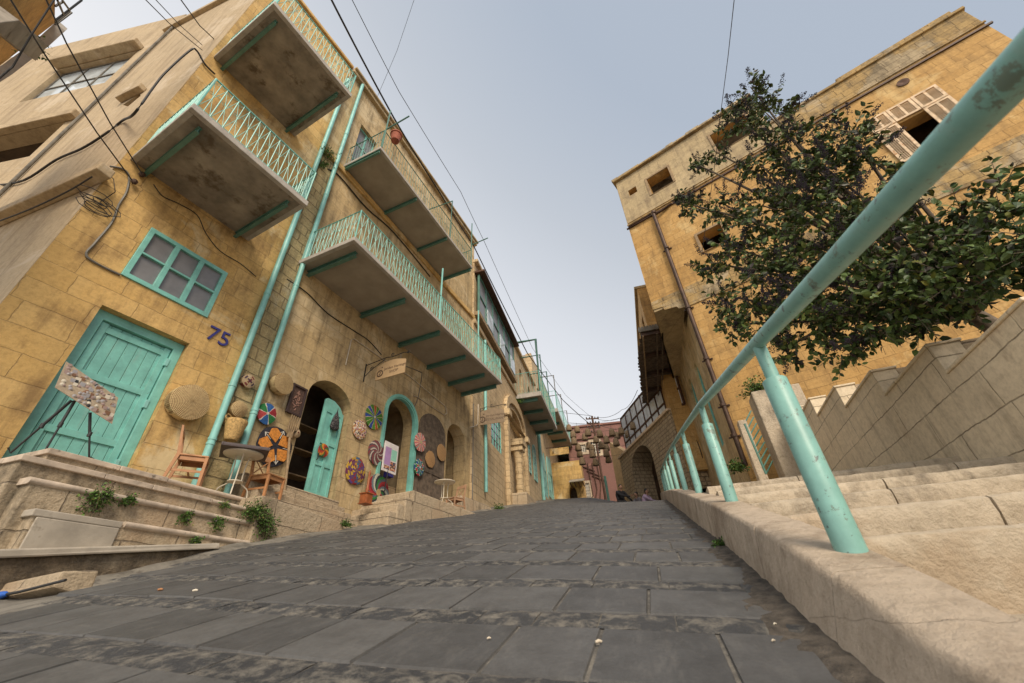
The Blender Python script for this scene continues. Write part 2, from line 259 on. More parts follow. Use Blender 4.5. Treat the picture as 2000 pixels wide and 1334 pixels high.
# ---------------------------------------------------------------- mesh builder
class MB:
    def __init__(s, sg=1): s.v = []; s.f = []; s.mi = []; s.sg = sg; s.m = 0
    def add(s, vs, fs):
        b = len(s.v); s.v += [(float(x), float(y), float(z)) for x, y, z in vs]; s.f += [tuple(b+i for i in f) for f in fs]; s.mi += [s.m]*len(fs)
    def box(s, a0, a1, b0, b1, c0, c1):
        s.add([(a, b, c) for a in (a0, a1) for b in (b0, b1) for c in (c0, c1)], [(0, 1, 3, 2), (4, 6, 7, 5), (0, 4, 5, 1), (2, 3, 7, 6), (0, 2, 6, 4), (1, 5, 7, 3)])
    def hexa(s, q0, q1):      # two quads (lists of 4 points), joined
        s.add(list(q0)+list(q1), [(0, 1, 2, 3), (7, 6, 5, 4), (0, 4, 5, 1), (1, 5, 6, 2), (2, 6, 7, 3), (3, 7, 4, 0)])
    def prism(s, pts, o0, o1):  # polygon in (x,z), extruded in y
        n = len(pts); s.add([(p[0], o0, p[1]) for p in pts]+[(p[0], o1, p[1]) for p in pts], [])
        b = len(s.v)-2*n; tr = tessellate_polygon([[Vector((p[0], p[1], 0)) for p in pts]])
        for t in tr: s.f.append(tuple(b+i for i in t)); s.mi.append(s.m); s.f.append(tuple(b+n+i for i in reversed(t))); s.mi.append(s.m)
        for i in range(n):
            j = (i+1) % n; s.f.append((b+i, b+j, b+n+j, b+n+i)); s.mi.append(s.m)
    def wall(s, outer, holes, o0, o1):  # outline with holes, front at o0, back at o1
        allp = [outer]+holes; flat = [p for q in allp for p in q]; n = len(flat)
        tr = tessellate_polygon([[Vector((p[0], p[1], 0)) for p in q] for q in allp])
        b = len(s.v); s.v += [(p[0], o0, p[1]) for p in flat]+[(p[0], o1, p[1]) for p in flat]
        for t in tr:
            s.f.append(tuple(b+i for i in t)); s.mi.append(s.m); s.f.append(tuple(b+n+i for i in reversed(t))); s.mi.append(s.m)
        k = 0
        for q in allp:
            for i in range(len(q)):
                j = (i+1) % len(q); s.f.append((b+k+i, b+k+j, b+n+k+j, b+n+k+i)); s.mi.append(s.m)
            k += len(q)
    def tube(s, pts, r, seg=8, closed=False):
        pts = [Vector(p) for p in pts]; n = len(pts); rs = r if isinstance(r, (list, tuple)) else [r]*n; b0 = len(s.v); up = Vector((0.03, .02, 1))
        for i, p in enumerate(pts):
            t = (pts[(i+1) % n]-pts[i-1]) if closed else (pts[min(i+1, n-1)]-pts[max(i-1, 0)])
            if t.length < 1e-9: t = Vector((0, 0, 1))
            t.normalize(); a = t.cross(up if abs(t.z) < .95 else Vector((1, .02, 0))).normalized(); c = t.cross(a)
            for k in range(seg):
                an = 2*math.pi*k/seg; q = p+(a*math.cos(an)+c*math.sin(an))*rs[i]; s.v.append(tuple(q))
        for i in range(n if closed else n-1):
            for k in range(seg):
                a0 = b0+i*seg+k; a1 = b0+i*seg+(k+1) % seg; j = (i+1) % n; s.f.append((a0, a1, b0+j*seg+(k+1) % seg, b0+j*seg+k)); s.mi.append(s.m)
        if not closed:
            s.f.append(tuple(b0+k for k in range(seg))); s.mi.append(s.m); s.f.append(tuple(b0+(n-1)*seg+k for k in reversed(range(seg)))); s.mi.append(s.m)
    def lathe(s, prof, c=(0, 0, 0), seg=32, axis='y', sc=(1, 1)):  # profile (r, h) round the axis
        b0 = len(s.v); n = len(prof)
        for r, h in prof:
            for k in range(seg):
                an = 2*math.pi*k/seg; x = r*math.cos(an)*sc[0]; y = r*math.sin(an)*sc[1]
                s.v.append((c[0]+x, c[1]+h, c[2]+y) if axis == 'y' else (c[0]+x, c[1]+y, c[2]+h))
        for i in range(n-1):
            for k in range(seg): s.f.append((b0+i*seg+k, b0+i*seg+(k+1) % seg, b0+(i+1)*seg+(k+1) % seg, b0+(i+1)*seg+k)); s.mi.append(s.m)
        s.f.append(tuple(b0+k for k in range(seg))); s.mi.append(s.m); s.f.append(tuple(b0+(n-1)*seg+k for k in range(seg))); s.mi.append(s.m)
    def ball(s, c, r, seg=8, sc=(1, 1, 1)):
        n = max(3, seg//2)
        s.lathe([(r*math.sin(math.pi*(i+.001)/n)+1e-5, -r*math.cos(math.pi*i/n)*sc[2]) for i in range(n+1)], c, seg, 'z', (sc[0], sc[1]))
    def build(s, name, mats, parent=None, Mx=None, base=(0, 0, 0), recalc=True, smooth=None, bevel=0, kind=None, label=None):
        me = bpy.data.meshes.new(name)
        me.from_pydata([(x-base[0], s.sg*(y-base[1]), z-base[2]) for x, y, z in s.v], [], s.f)
        for mm in (mats if isinstance(mats, (list, tuple)) else [mats]): me.materials.append(mm)
        me.polygons.foreach_set('material_index', s.mi)
        if recalc or bevel:
            bm = bmesh.new(); bm.from_mesh(me); bmesh.ops.recalc_face_normals(bm, faces=bm.faces); bm.to_mesh(me); bm.free()
        if smooth is not None:
            me.polygons.foreach_set('use_smooth', [True]*len(me.polygons)); me.set_sharp_from_angle(angle=R_(smooth))
        me.update(); o = bpy.data.objects.new(name, me); COL.objects.link(o)
        if parent is not None: o.parent = parent
        elif Mx is not None: o.matrix_world = Mx
        if bevel:
            bv = o.modifiers.new('bevel', 'BEVEL'); bv.width = bevel; bv.segments = 2; bv.limit_method = 'ANGLE'; bv.angle_limit = R_(40)
        if kind: o['kind'] = kind
        if label: o['label'] = label
        return o
class Thing:
    """an Empty at the thing's base; parts are given in the frame's own coordinates"""
    def __init__(s, name, label, cat, fr=G, base=(0, 0, 0), group=None, rot=None):
        s.o = bpy.data.objects.new(name, None); COL.objects.link(s.o); s.fr = fr; s.base = base; s.rot = rot
        mx = fr.M(base)
        if rot is not None: mx = Matrix.Translation(Vector([float(q) for q in fr.w(*base)])) @ Matrix.Rotation(rot, 4, 'Z'); s.base = (0, 0, 0)
        s.o.matrix_world = mx; s.o['label'] = label; s.o['category'] = cat; s.o.empty_display_size = .1
        if group: s.o['group'] = group
    def mb(s): return MB(1 if s.rot is not None else s.fr.sg)
    def part(s, name, mb, mats, parent=None, **k):
        return mb.build(name, mats, parent or s.o, base=s.base, **k)
def solo(name, label, cat, mb, mats, fr=G, base=(0, 0, 0), group=None, **k):
    o = mb.build(name, mats, None, fr.M(base), base=base, **k); o['label'] = label; o['category'] = cat
    if group: o['group'] = group
    return o
def copy_tree(o, parent=None):
    c = o.copy(); COL.objects.link(c)
    if parent: c.parent = parent
    for ch in list(o.children): copy_tree(ch, c)
    return c
def arch(u0, u1, z0, zs, zt, n=14):
    c = (u0+u1)/2; r = (u1-u0)/2
    return [(u0, z0), (u1, z0)]+[(c+r*math.cos(math.pi*i/n), zs+(zt-zs)*math.sin(math.pi*i/n)) for i in range(n+1)]
def rect(u0, u1, z0, z1): return [(u0, z0), (u1, z0), (u1, z1), (u0, z1)]
def world_of(o):
    return (world_of(o.parent) @ o.matrix_parent_inverse @ o.matrix_basis) if o.parent else o.matrix_basis.copy()
def text(name, body, fr, u, o, z, size, m, parent=None, thing=None, ext=.01, label=None, cat=None, facing='out', align='LEFT'):
    c = bpy.data.curves.new(name, 'FONT'); c.body = body; c.size = size; c.extrude = ext; c.align_x = align; c.materials.append(m)
    ob = bpy.data.objects.new(name, c); COL.objects.link(ob)
    p = fr.w(u, o, z); X = fr.d; Zv = fr.n*fr.sg
    if facing == 'back': X = fr.n*fr.sg; Zv = -fr.d
    mx = Matrix.Identity(4)
    for i in range(3): mx[i][0] = X[i]; mx[i][1] = (0, 0, 1)[i]; mx[i][2] = Zv[i]; mx[i][3] = p[i]
    me = bpy.data.meshes.new_from_object(ob); me.name = name; bpy.data.objects.remove(ob); ob = bpy.data.objects.new(name, me); COL.objects.link(ob)
    if parent is not None:
        ob.parent = parent; ob.matrix_basis = world_of(parent).inverted() @ mx
    else: ob.matrix_basis = mx
    if label: ob['label'] = label; ob['category'] = cat
    return ob
# ================================================================ ground, road, kerb, stairs
def sm(x, a, b): x = min(1, max(0, (x-a)/(b-a))); return x*x*(3-2*x)
def road_z(s, t):
    tt = max(-9, min(6, t)); z = -.5+.229*s-.063*tt
    if s > 16: z -= .032*sm(tt, -4.5, -1.5)*(s-16)
    if s > 30: z -= (.045)*(s-30)
    if s > 60: z -= .184*(s-60)*min(1, (s-60)/30) if s < 90 else .184*(s-60)
    if s < -25: z += .12*(-25-s)
    return z + .012*math.sin(s*1.7+t)*math.sin(t*1.3)
def grid(mb, fr, us, ts, fz):
    b = len(mb.v)
    for u in us:
        for t in ts: mb.v.append((u, t, fz(u, t)))
    n = len(ts)
    for i in range(len(us)-1):
        for j in range(n-1): mb.f.append((b+i*n+j, b+i*n+j+1, b+(i+1)*n+j+1, b+(i+1)*n+j)); mb.mi.append(mb.m)
mb = MB(-1)
grid(mb, S, [-400, -200, -100, -50, -25]+[-20+2*i for i in range(45)]+[80, 100, 150, 250, 500], [-400, -150, -60, -30, -15, -10, -8, -6.6, -4, -1, .55, 3, 6, 10, 20, 60, 150, 400], lambda s, t: road_z(s, t)-.4)
M['ground'] = simple('dusty_ground', (.25, .20, .14), .95, var=.3, scale=1.5)
g = mb.build('ground', M['ground'], None, S.M(), kind='structure')
def tL(s): return float(np.interp(s, [-3, 0, 1.9, 2.9, 4, 5, 6], [-2.6, -3.1, -4.0, -4.7, -5.3, -5.75, -7.2]))
def gz(s, t):
    a = sm(-t, 5.1, 5.75); l = -tL(s); x_ = min(1, max(0, (-t-l+.05)/(5.8-l))) if l < 5.7 else 0
    dip = .13*math.sin(math.pi*.8*x_)*(1-sm(s, 3.6, 5.2))
    return road_z(s, t)-.015-dip+.075*a*sm(s, 3.2, 5)+.012*math.sin(3*s+5*t)+.008*math.sin(11*s)*math.sin(9*t)
# paved road: every sett its own bevelled block over a bed of pale mortar
mb = MB(-1); grid(mb, S, [-3+.25*i for i in range(134)], [-6.9, -6.4, -6, -5.5, -5, -4.5, -4, -3.5, -3, -2.5, -2, -1.5, -1, -.5, 0, .3, .56], lambda s, t: (gz(s, t)-.05 if t < tL(s)+.12 else road_z(s, t)-.002+.002*math.sin(9*s)*math.sin(7*t)))
m, nt, b = mat('dark_basalt_sett', .62); co = objco(nt); gm = nt.nodes.new('ShaderNodeNewGeometry')
o = ramp(nt, gm.outputs['Random Per Island'], [(0, (.060, .059, .058)), (.5, (.078, .076, .075)), (1, (.100, .098, .095))])
o = mixc(nt, .8, o, ramp(nt, noise(nt, co, 5, 8, .7), [(.3, (.6, .58, .56)), (.6, (1.1, 1.1, 1.1))]), 'MULTIPLY')
o = mixc(nt, .5, o, ramp(nt, noise(nt, co, 60, 6, .8), [(.3, (.55, .55, .55)), (.7, (1.25, 1.25, 1.25))]), 'MULTIPLY')
o = mixc(nt, ramp(nt, noise(nt, mapping(nt, co, (1, 3.5, 1), (6, 3, 3)), 5, 10, .75, .2), [(.52, (0, 0, 0)), (.70, (.35, .35, .35))]), o, (.17, .16, .145))
o = mixc(nt, ramp(nt, noise(nt, mapping(nt, co, (1.5, 1, 1), (3, 3, 3)), 3.5, 10, .78, .5), [(.60, (0, 0, 0)), (.72, (.4, .4, .4))]), o, (.22, .205, .18))
nt.links.new(o, b.inputs['Base Color']); bump(nt, b, noise(nt, co, 30, 6, .7), .35, .008); M['sett'] = m
m, nt, b = mat('rough_basalt_sett', .72); co = objco(nt); gm = nt.nodes.new('ShaderNodeNewGeometry')
o = ramp(nt, gm.outputs['Random Per Island'], [(0, (.034, .034, .036)), (1, (.056, .056, .058))])
o = mixc(nt, ramp(nt, noise(nt, mapping(nt, co, (1, 1, 1), (1, 2, 3)), 13, 10, .7, .25), [(.46, (0, 0, 0)), (.64, (.75, .75, .75))]), o, (.25, .225, .185))
nt.links.new(o, b.inputs['Base Color']); bump(nt, b, noise(nt, co, 9, 8, .75), 1., .03); M['settr'] = m
m, nt, b = mat('pale_joint_mortar', .95); co = objco(nt)
nt.links.new(ramp(nt, noise(nt, co, 6, 8, .75), [(.35, (.05, .046, .042)), (.52, (.12, .11, .095)), (.7, (.25, .225, .185))]), b.inputs['Base Color']); bump(nt, b, noise(nt, co, 20, 6), .8, .02); M['joint'] = m
mb.build('road', M['joint'], None, S.M(), kind='structure', smooth=40)
mb = MB(-1); rnd = random.Random(3)
sk = math.tan(R_(5.5)); s = .2; row = 0
while s < 31:
    big = row % 2 == 0; L = (.42 if big else .20)*rnd.uniform(.96, 1.04); mb.m = 0 if big else 1
    t = tL(s)+rnd.uniform(-.08, .1)
    while t < .44:
        W = rnd.uniform(.30, .52) if big else rnd.uniform(.24, .46); W = min(W, .50-t)
        t1 = t+W
        if W > .06:
            g = .003; s0 = s; h = rnd.uniform(-.002, .003)+(0 if big else -.001)
            sb = lambda tt: (.16*sm(-tt, 3.6, 7)*1.0)-sk*(tt)*.35   # rows bow slightly uphill at the gutter
            pts = [(s0+g+sb(t), t+g), (s0+g+sb(t1), t1-g), (s0+L-g+sb(t1), t1-g), (s0+L-g+sb(t), t+g)]
            if big or s > 9:
                ins = .006; top = [(p[0]+(ins if i < 2 else -ins), p[1]+(ins if i in (0, 3) else -ins)) for i, p in enumerate(pts)]
                b0 = len(mb.v)
                mb.v += [(p[0], p[1], road_z(*p)-.012) for p in pts]+[(p[0], p[1], road_z(*p)+.006+h) for p in top]
                mb.f += [(b0+4, b0+5, b0+6, b0+7)]+[(b0+i, b0+(i+1) % 4, b0+4+(i+1) % 4, b0+4+i) for i in range(4)]; mb.mi += [mb.m]*5
            else:   # uneven, rounded rough setts
                nx, ny = 5, 6; b0 = len(mb.v); rr = [[rnd.uniform(-.007, .006) for _ in range(ny)] for _ in range(nx)]
                for i in range(nx):
                    for j in range(ny):
                        a = i/(nx-1); c = j/(ny-1); p0 = pts[0][0]*(1-c)+pts[1][0]*c; p1 = pts[3][0]*(1-c)+pts[2][0]*c
                        e = (i in (0, nx-1)) or (j in (0, ny-1))
                        q = (p0*(1-a)+p1*a, (t+g)*(1-c)+(t1-g)*c); mb.v.append((q[0], q[1], road_z(*q)+(.001+.3*rr[i][j] if e else .004+rr[i][j]+.006*math.sin(math.pi*a))))
                for i in range(nx-1):
                    for j in range(ny-1): mb.f.append((b0+i*ny+j, b0+i*ny+j+1, b0+(i+1)*ny+j+1, b0+(i+1)*ny+j)); mb.mi.append(mb.m)
        t = t1
    s += L; row += 1
mb.build('road_paving', [M['sett'], M['settr']], None, S.M(), kind='structure', smooth=50, recalc=True)
# cement gutter between the setts and the terrace walls on the left
mb = MB(-1)
grid(mb, S, [-1+.1*i for i in range(260)], [-7.6, -7.2, -6.8, -6.4, -6.1]+[-5.9+.15*i for i in range(24)], lambda s, t: gz(s, t)-(.03 if t > tL(s)+.06 else 0))
mb.build('gutter', M['cement'], None, S.M(), kind='structure', smooth=60)

KZ = [(-3, -1.0), (-.3, -.46), (1.19, -.11), (2.14, .20), (2.67, .35), (3.97, .70), (5.5, 1.08), (8.5, 1.80), (11.7, 2.54), (16, 3.45), (23.7, 5.06), (31, 6.4)]
def kz(s): return float(np.interp(s, [a for a, _ in KZ], [b for _, b in KZ]))
mb = MB(-1); s = -2.2; rnd = random.Random(5)
while s < 27:
    L = rnd.uniform(.85, 1.1); n = 6; prof = None; rings = []
    for i in range(n+1):
        ss = s+.004+(L-.008)*i/n; z = kz(ss); zr = road_z(ss, .45)-.15; w_ = rnd.uniform(-.004, .004)
        rings.append([(ss, .455+w_, zr), (ss, .478+w_, z-.03), (ss, .486+w_, z-.009), (ss, .502, z-.001+w_*.3), (ss, .60, z+.004), (ss, .70, z+.0+w_), (ss, .70, zr)])
    b0 = len(mb.v); k = len(rings[0])
    for r_ in rings: mb.v += [(p[0], p[1]-(.14*sm(3.4-p[0], 0, 3.0) if p[1] < .47 else 0), p[2]) for p in r_]
    for i in range(n):
        for j in range(k): mb.f.append((b0+i*k+j, b0+i*k+(j+1) % k, b0+(i+1)*k+(j+1) % k, b0+(i+1)*k+j)); mb.mi.append(0)
    mb.f += [tuple(b0+j for j in range(k)), tuple(b0+n*k+j for j in reversed(range(k)))]; mb.mi += [0, 0]
    s += L
M['kerb'] = stone('veined_pink_limestone', (.52, .425, .325), (.46, .365, .27), (.46, .36, .27), 3, 3, .001, (.20, .14, .09), .8, .49, patch=(.46, .38, .29), pt=.54, bmp=.9, rough_face=.9, streak=.3)
mb.build('kerb', M['kerb'], None, S.M(), kind='structure', smooth=50)
mb = MB(-1); rnd = random.Random(15); grid(mb, S, [-2+.06*i for i in range(420)], [.30, .34, .38, .42, .46, .50], lambda s, t: road_z(s, t)+(.022*(t-.28)/.2+rnd.uniform(-.006, .008) if t > .33+.05*math.sin(s*5)+.03*math.sin(s*13) else -.012))
mb.v = [(p[0], p[1]-.10*sm(3.4-p[0], 0, 3.0), p[2]) for p in mb.v]
mb.build('gutter_grit', M['dirt'], None, S.M(), kind='structure', smooth=50)
# broad stone steps to the right of the kerb
st = Thing('stone_stairs', 'broad worn cream stone steps climbing beside the turquoise handrail', 'stairs', S, (1.4, 2, -.3))
stp = [(2.15+.75*k, .205+.212*k-(.06 if k < 0 else 0)) for k in range(-3, 6)]
for i, (s0, z0) in enumerate(stp):
    s1 = s0+1.2 if i < len(stp)-1 else s0+.9; mb = st.mb(); t = .69; r2 = random.Random(i+40)
    while t < 3.5:
        W = min(r2.uniform(.75, 1.25), 3.6-t); g = .006; n = 14
        # rough hewn front with a rounded nosing
        b0 = len(mb.v); prof = [(0, -.33), (.0, -.16), (-.012, -.09), (-.016, -.045), (-.008, -.014), (.02, 0), (.3, .0), (s1-s0, 0), (s1-s0, -.33)]
        for j in range(n+1):
            tt = t+g+(W-2*g)*j/n
            for q, (a, h) in enumerate(prof):
                jx = r2.uniform(-.007, .007) if 1 <= q <= 4 else 0; jz = r2.uniform(-.004, .003) if q in (4, 5) else 0
                zz = z0+h+jz
                mb.v.append((s0+a+jx-.02*(tt-.7), tt, zz))
        k = len(prof)
        for j in range(n):
            for q in range(k): mb.f.append((b0+j*k+q, b0+j*k+(q+1) % k, b0+(j+1)*k+(q+1) % k, b0+(j+1)*k+q)); mb.mi.append(0)
        mb.f += [tuple(b0+q for q in range(k)), tuple(b0+n*k+q for q in reversed(range(k)))]; mb.mi += [0, 0]
        t += W
    st.part('step', mb, M['limestep'], smooth=45)
mb = MB(-1); grid(mb, S, [6.0, 7, 9, 12, 16, 20, 26], [.69, 1.5, 3, 5, 8, 14], lambda s, t: 1.255+.2*(s-5.9))
mb.build('landing', M['limestone'], None, S.M(), kind='structure')

# handrail
hr = Thing('handrail', 'turquoise painted tube handrail on thick posts along the stone kerb', 'handrail', S, (1.97, .64, .13))
PS_ = [1.97, 4.12, 6.5, 8.85, 11.2, 13.6, 16.0, 18.4, 20.8]
def pz(s): return kz(s)+.002
mb = hr.mb(); pts = []
HT = .87
for s in [-1.6, -.3, .8]+PS_: 
    pts.append((s, .645, (pz(s) if s > 1.5 else pz(1.97)-.285*(1.97-s))+HT+.035))
fine = []
for i in range(len(pts)-1):
    for k in range(6): fine.append(tuple(pts[i][j]*(1-k/6)+pts[i+1][j]*k/6 for j in range(3)))
fine.append(pts[-1]); mb.tube(fine, .033, 20); hr.part('rail', mb, M['tealr'], smooth=60)
for s in PS_:
    mb = hr.mb(); z = pz(s)-.05
    mb.lathe([(.051, z), (.051, z+.05+HT*.8), (.047, z+.055+HT*.8), (.029, z+.056+HT*.8), (.029, z+.05+HT+.01)], (s, .645, 0), 24, 'z')
    hr.part('post', mb, M['tealr'], smooth=40)

# retaining wall with a stepped top on the right
wl = Thing('stepped_retaining_wall', 'slab clad planter wall with a stepped top rising beside the stone stairs', 'wall', WL, (3, 0, 0))
mb = wl.mb()
# the top steps up as the stairs climb
WT = [(-6, 1.3, .88), (1.3, 2.65, 1.23), (2.65, 3.97, 1.58), (3.97, 5.31, 1.945), (5.31, 6.68, 2.295), (6.68, 8.03, 2.665), (8.03, 9.42, 3.05), (9.42, 10.9, 3.43), (10.9, 12.4, 3.82), (12.4, 13.2, 4.3)]
poly = [(-6, -2)]+[(13.2, -2)]+[p for (a, b_, z) in reversed(WT) for p in ((b_, z), (a, z))]
mb.prism(poly, 0, -.28); wl.part('wall', mb, M['slab'], bevel=.006)
for (a, b_, z) in WT:
    mb = wl.mb(); mb.box(a-.02 if a > -6 else a, b_-.005, -.30, .022, z+.002, z+.035)
    wl.part('coping', mb, M['slab'], bevel=.008)
    if a > 0:
        mb = wl.mb(); mb.box(a, a+.28, -3.2, -.281, 0, z-.003); wl.part('planter_side', mb, M['limestone'], bevel=.004)
mb = wl.mb(); mb.box(-6, 10.4, -3.2, -.282, -1, 1.1); wl.part('planter_soil', mb, M['ground'])
# ================================================================ house A (number 75) and its neighbours on the left
def railing(parent, th, u0, u1, o1, z, h, gap=.13, style='cross', ends=(True, True), m='teal', scroll=True):
    """iron balustrade round three sides: uprights, crossing rods, scrolls; rail on top"""
    mb = th.mb(); rl = th.mb(); inr = .05
    segs = [((u0+inr, o1-inr), (u1-inr, o1-inr))]
    if ends[0]: segs.append(((u0+inr, .02), (u0+inr, o1-inr)))
    if ends[1]: segs.append(((u1-inr, .02), (u1-inr, o1-inr)))
    for (a, b_) in segs:
        L = math.hypot(b_[0]-a[0], b_[1]-a[1]); n = max(2, round(L/gap/2)*2); P = lambda f, zz: (a[0]+(b_[0]-a[0])*f, a[1]+(b_[1]-a[1])*f, zz)
        for i in range(n+1):
            r = .011 if i % 2 == 0 else .008
            mb.tube([P(i/n, z), P(i/n, z+h)], r if style != 'plain' else .008, 5)
        if style == 'cross':
            for i in range(n):
                if i % 2 == 0: mb.tube([P(i/n, z+h*.02), P((i+1)/n, z+h*.5), P(i/n, z+h*.96)], .005, 4); mb.tube([P((i+2)/n if i+2 <= n else 1, z+h*.02), P((i+1)/n, z+h*.5), P((i+2)/n if i+2 <= n else 1, z+h*.96)], .005, 4)
        mb.tube([P(0, z+.06), P(1, z+.06)], .007, 5)
        if scroll:
            for i in range(n):
                f = (i+.5)/n; zc = z+h*(.62 if style == 'cross' else .45)
                pts = []
                for k in range(9):
                    an = k/8*2*math.pi*1.1; q = P(f, 0); dx = .028*math.cos(an); pts.append((q[0]+(b_[0]-a[0])/L*dx, q[1]+(b_[1]-a[1])/L*dx, zc+.028*math.sin(an)+(.03 if i % 2 else -.03)))
                mb.tube(pts, .005, 4)
                if style == 'cross':
                    mb.tube([(p[0], p[1], p[2]+h*.32) for p in pts], .004, 4)
        rl.tube([P(0, z+h), P(1, z+h)], .018, 6)
    for (uu, oo) in [(u0+inr, o1-inr), (u1-inr, o1-inr)]: rl.tube([(uu, oo, z-.02), (uu, oo, z+h+.01)], .02, 6)
    th.part('railing', mb, M[m], parent=parent, smooth=60); th.part('top_rail', rl, M[m], parent=parent, smooth=60)
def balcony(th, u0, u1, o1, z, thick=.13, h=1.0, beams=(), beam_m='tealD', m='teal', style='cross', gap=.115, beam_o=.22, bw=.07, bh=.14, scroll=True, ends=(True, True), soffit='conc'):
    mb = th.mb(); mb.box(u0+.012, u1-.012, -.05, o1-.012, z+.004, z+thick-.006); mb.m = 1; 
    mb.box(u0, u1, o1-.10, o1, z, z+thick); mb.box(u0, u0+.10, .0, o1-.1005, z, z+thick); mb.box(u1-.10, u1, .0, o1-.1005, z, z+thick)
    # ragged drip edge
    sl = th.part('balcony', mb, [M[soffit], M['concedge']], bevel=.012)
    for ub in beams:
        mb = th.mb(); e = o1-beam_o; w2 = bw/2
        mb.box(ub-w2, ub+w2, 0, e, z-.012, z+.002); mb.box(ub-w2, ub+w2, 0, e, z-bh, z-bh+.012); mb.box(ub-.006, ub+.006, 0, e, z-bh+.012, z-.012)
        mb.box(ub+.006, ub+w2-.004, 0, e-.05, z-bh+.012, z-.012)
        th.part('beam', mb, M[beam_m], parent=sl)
    railing(sl, th, u0, u1, o1, z+thick, h, gap, style, ends, m, scroll)
    return sl
def window(th, u0, u1, z0, z1, o=.0, cols=3, rows=2, m='teal', gm='glasspale', fw=.07, bar=.035, depth=.07, name='window', archt=0):
    fr_ = th.mb()
    out = rect(u0, u1, z0, z1); holes = []
    W = (u1-u0-fw*(cols+1))/cols; H = (z1-z0-fw*2-bar*(rows-1))/rows
    for c_ in range(cols):
        a = u0+fw+c_*(W+fw)
        for r_ in range(rows):
            zb = z0+fw+r_*(H+bar); holes.append(rect(a, a+W, zb, zb+H))
    fr_.wall(out, holes, o, o-depth); f = th.part(name, fr_, M[m], bevel=.006)
    g_ = th.mb(); g_.box(u0+.02, u1-.02, o-depth*.7, o-depth*.55, z0+.02, z1-.02); th.part('pane', g_, M[gm], parent=f)
    return f
def arch_window(th, u0, u1, z0, zs, zt, o, m='teal', gm='glass', bars=2, rows=4):
    f_ = th.mb(); fw = .055; out = arch(u0, u1, z0, zs, zt); inn = arch(u0+fw, u1-fw, z0+fw, zs, zt-fw)
    f_.wall(out, [inn], o, o-.06)
    for i in range(1, bars): uu = u0+(u1-u0)*i/bars; f_.box(uu-.018, uu+.018, o-.05, o-.008, z0+fw, zt-fw*.9)
    for i in range(1, rows): zz = z0+(zs-z0)*i/(rows-1); f_.box(u0+fw-.003, u1-fw+.003, o-.045, o-.012, zz-.014, zz+.014)
    f = th.part('window', f_, M[m]); g_ = th.mb(); g_.prism(arch(u0+.02, u1-.02, z0+.02, zs, zt-.02), o-.035, o-.045); th.part('pane', g_, M[gm], parent=f); return f
def shell(th, u0, u1, z0, z1, depth, m, o=-.45, roofm='conc', side=True):
    """side walls, back wall and roof behind a facade"""
    mb = th.mb(); mb.box(u0+.003, u0+.4, -depth, o-.001, z0, z1-.26); mb.box(u1-.4, u1-.003, -depth, o-.001, z0, z1-.26); mb.box(u0+.4, u1-.4, -depth, -depth+.4, z0, z1-.26)
    th.part('side_wall', mb, M[m]); mb = th.mb(); mb.box(u0+.004, u1-.004, -depth+.004, o-.002, z1-.255, z1-.05); th.part('roof', mb, M[roofm])
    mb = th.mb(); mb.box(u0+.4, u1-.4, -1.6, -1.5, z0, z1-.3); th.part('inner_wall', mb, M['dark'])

uJ = A.loc(JP)[0]
hA = Thing('corner_house', 'ochre stone corner house with two stacked balconies above a turquoise door', 'house', A, (2.3, 0, 1.5))
cA = .62; DA = (1.50, 2.82, 1.5, 4.40); WA = (1.475, 2.895, 5.03, 6.20)
bal_doors = [(1.15, 1.95, 7.42, 9.7), (2.3, 2.75, 8.0, 9.6), (1.2, 2.1, 11.66, 13.9)]
mb = hA.mb(); mb.wall(rect(cA, uJ, -.5, 17.3), [rect(DA[0], DA[1], -.3, DA[3]), rect(*WA)]+[rect(*q) for q in bal_doors], 0, -.45); hA.part('front_wall', mb, M['stoneA'])
mb = hA.mb(); mb.box(cA-.05, uJ, -.46, .09, 17.301, 17.45); hA.part('cornice', mb, M['stoneA'], bevel=.02)
shell(hA, cA, uJ, -.5, 17.3, 6, 'plaster')
# door: frame, two battened leaves with ledges
u0, u1, zb, zt = DA; mb = hA.mb(); mb.wall([(u0+.002, 1.5), (u1-.002, 1.5), (u1-.002, zt-.002), (u0+.002, zt-.002)], [[(u0+.14, 1.51), (u1-.14, 1.51), (u1-.14, zt-.15), (u0+.14, zt-.15)]], -.14, -.3)
dr = hA.part('door', mb, M['teal'], bevel=.008)
a0, a1, z0, z1 = u0+.15, u1-.15, 1.55, zt-.16
mb = hA.mb(); n = 7
for i in range(n): w_ = (a1-a0)/n; mb.box(a0+i*w_+.003, a0+(i+1)*w_-.003, -.24, -.215, z0, z1)
for zz in (z1-.16, 3.30, 2.42, z0): mb.box(a0+.004, a1-.004, -.216, -.19, zz, zz+.10)
for uu in (a0+.002, a1-.10): mb.box(uu, uu+.098, -.2165, -.185, z0+.001, z1-.001)
hA.part('door_leaf', mb, M['teal'], parent=dr, bevel=.004)
for zz in (2.1, 3.1, 3.9):
    mb = hA.mb(); mb.box(u1-.17, u1-.12, -.19, -.125, zz, zz+.14); hA.part('hinge', mb, M['tealP'], parent=dr, bevel=.004)
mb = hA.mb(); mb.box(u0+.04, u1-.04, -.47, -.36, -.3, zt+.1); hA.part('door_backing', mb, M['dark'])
f = window(hA, WA[0]+.003, WA[1]-.003, WA[2]+.003, WA[3]-.003, .03, 3, 2, 'teal', 'glasspale', .085, .04, .1)
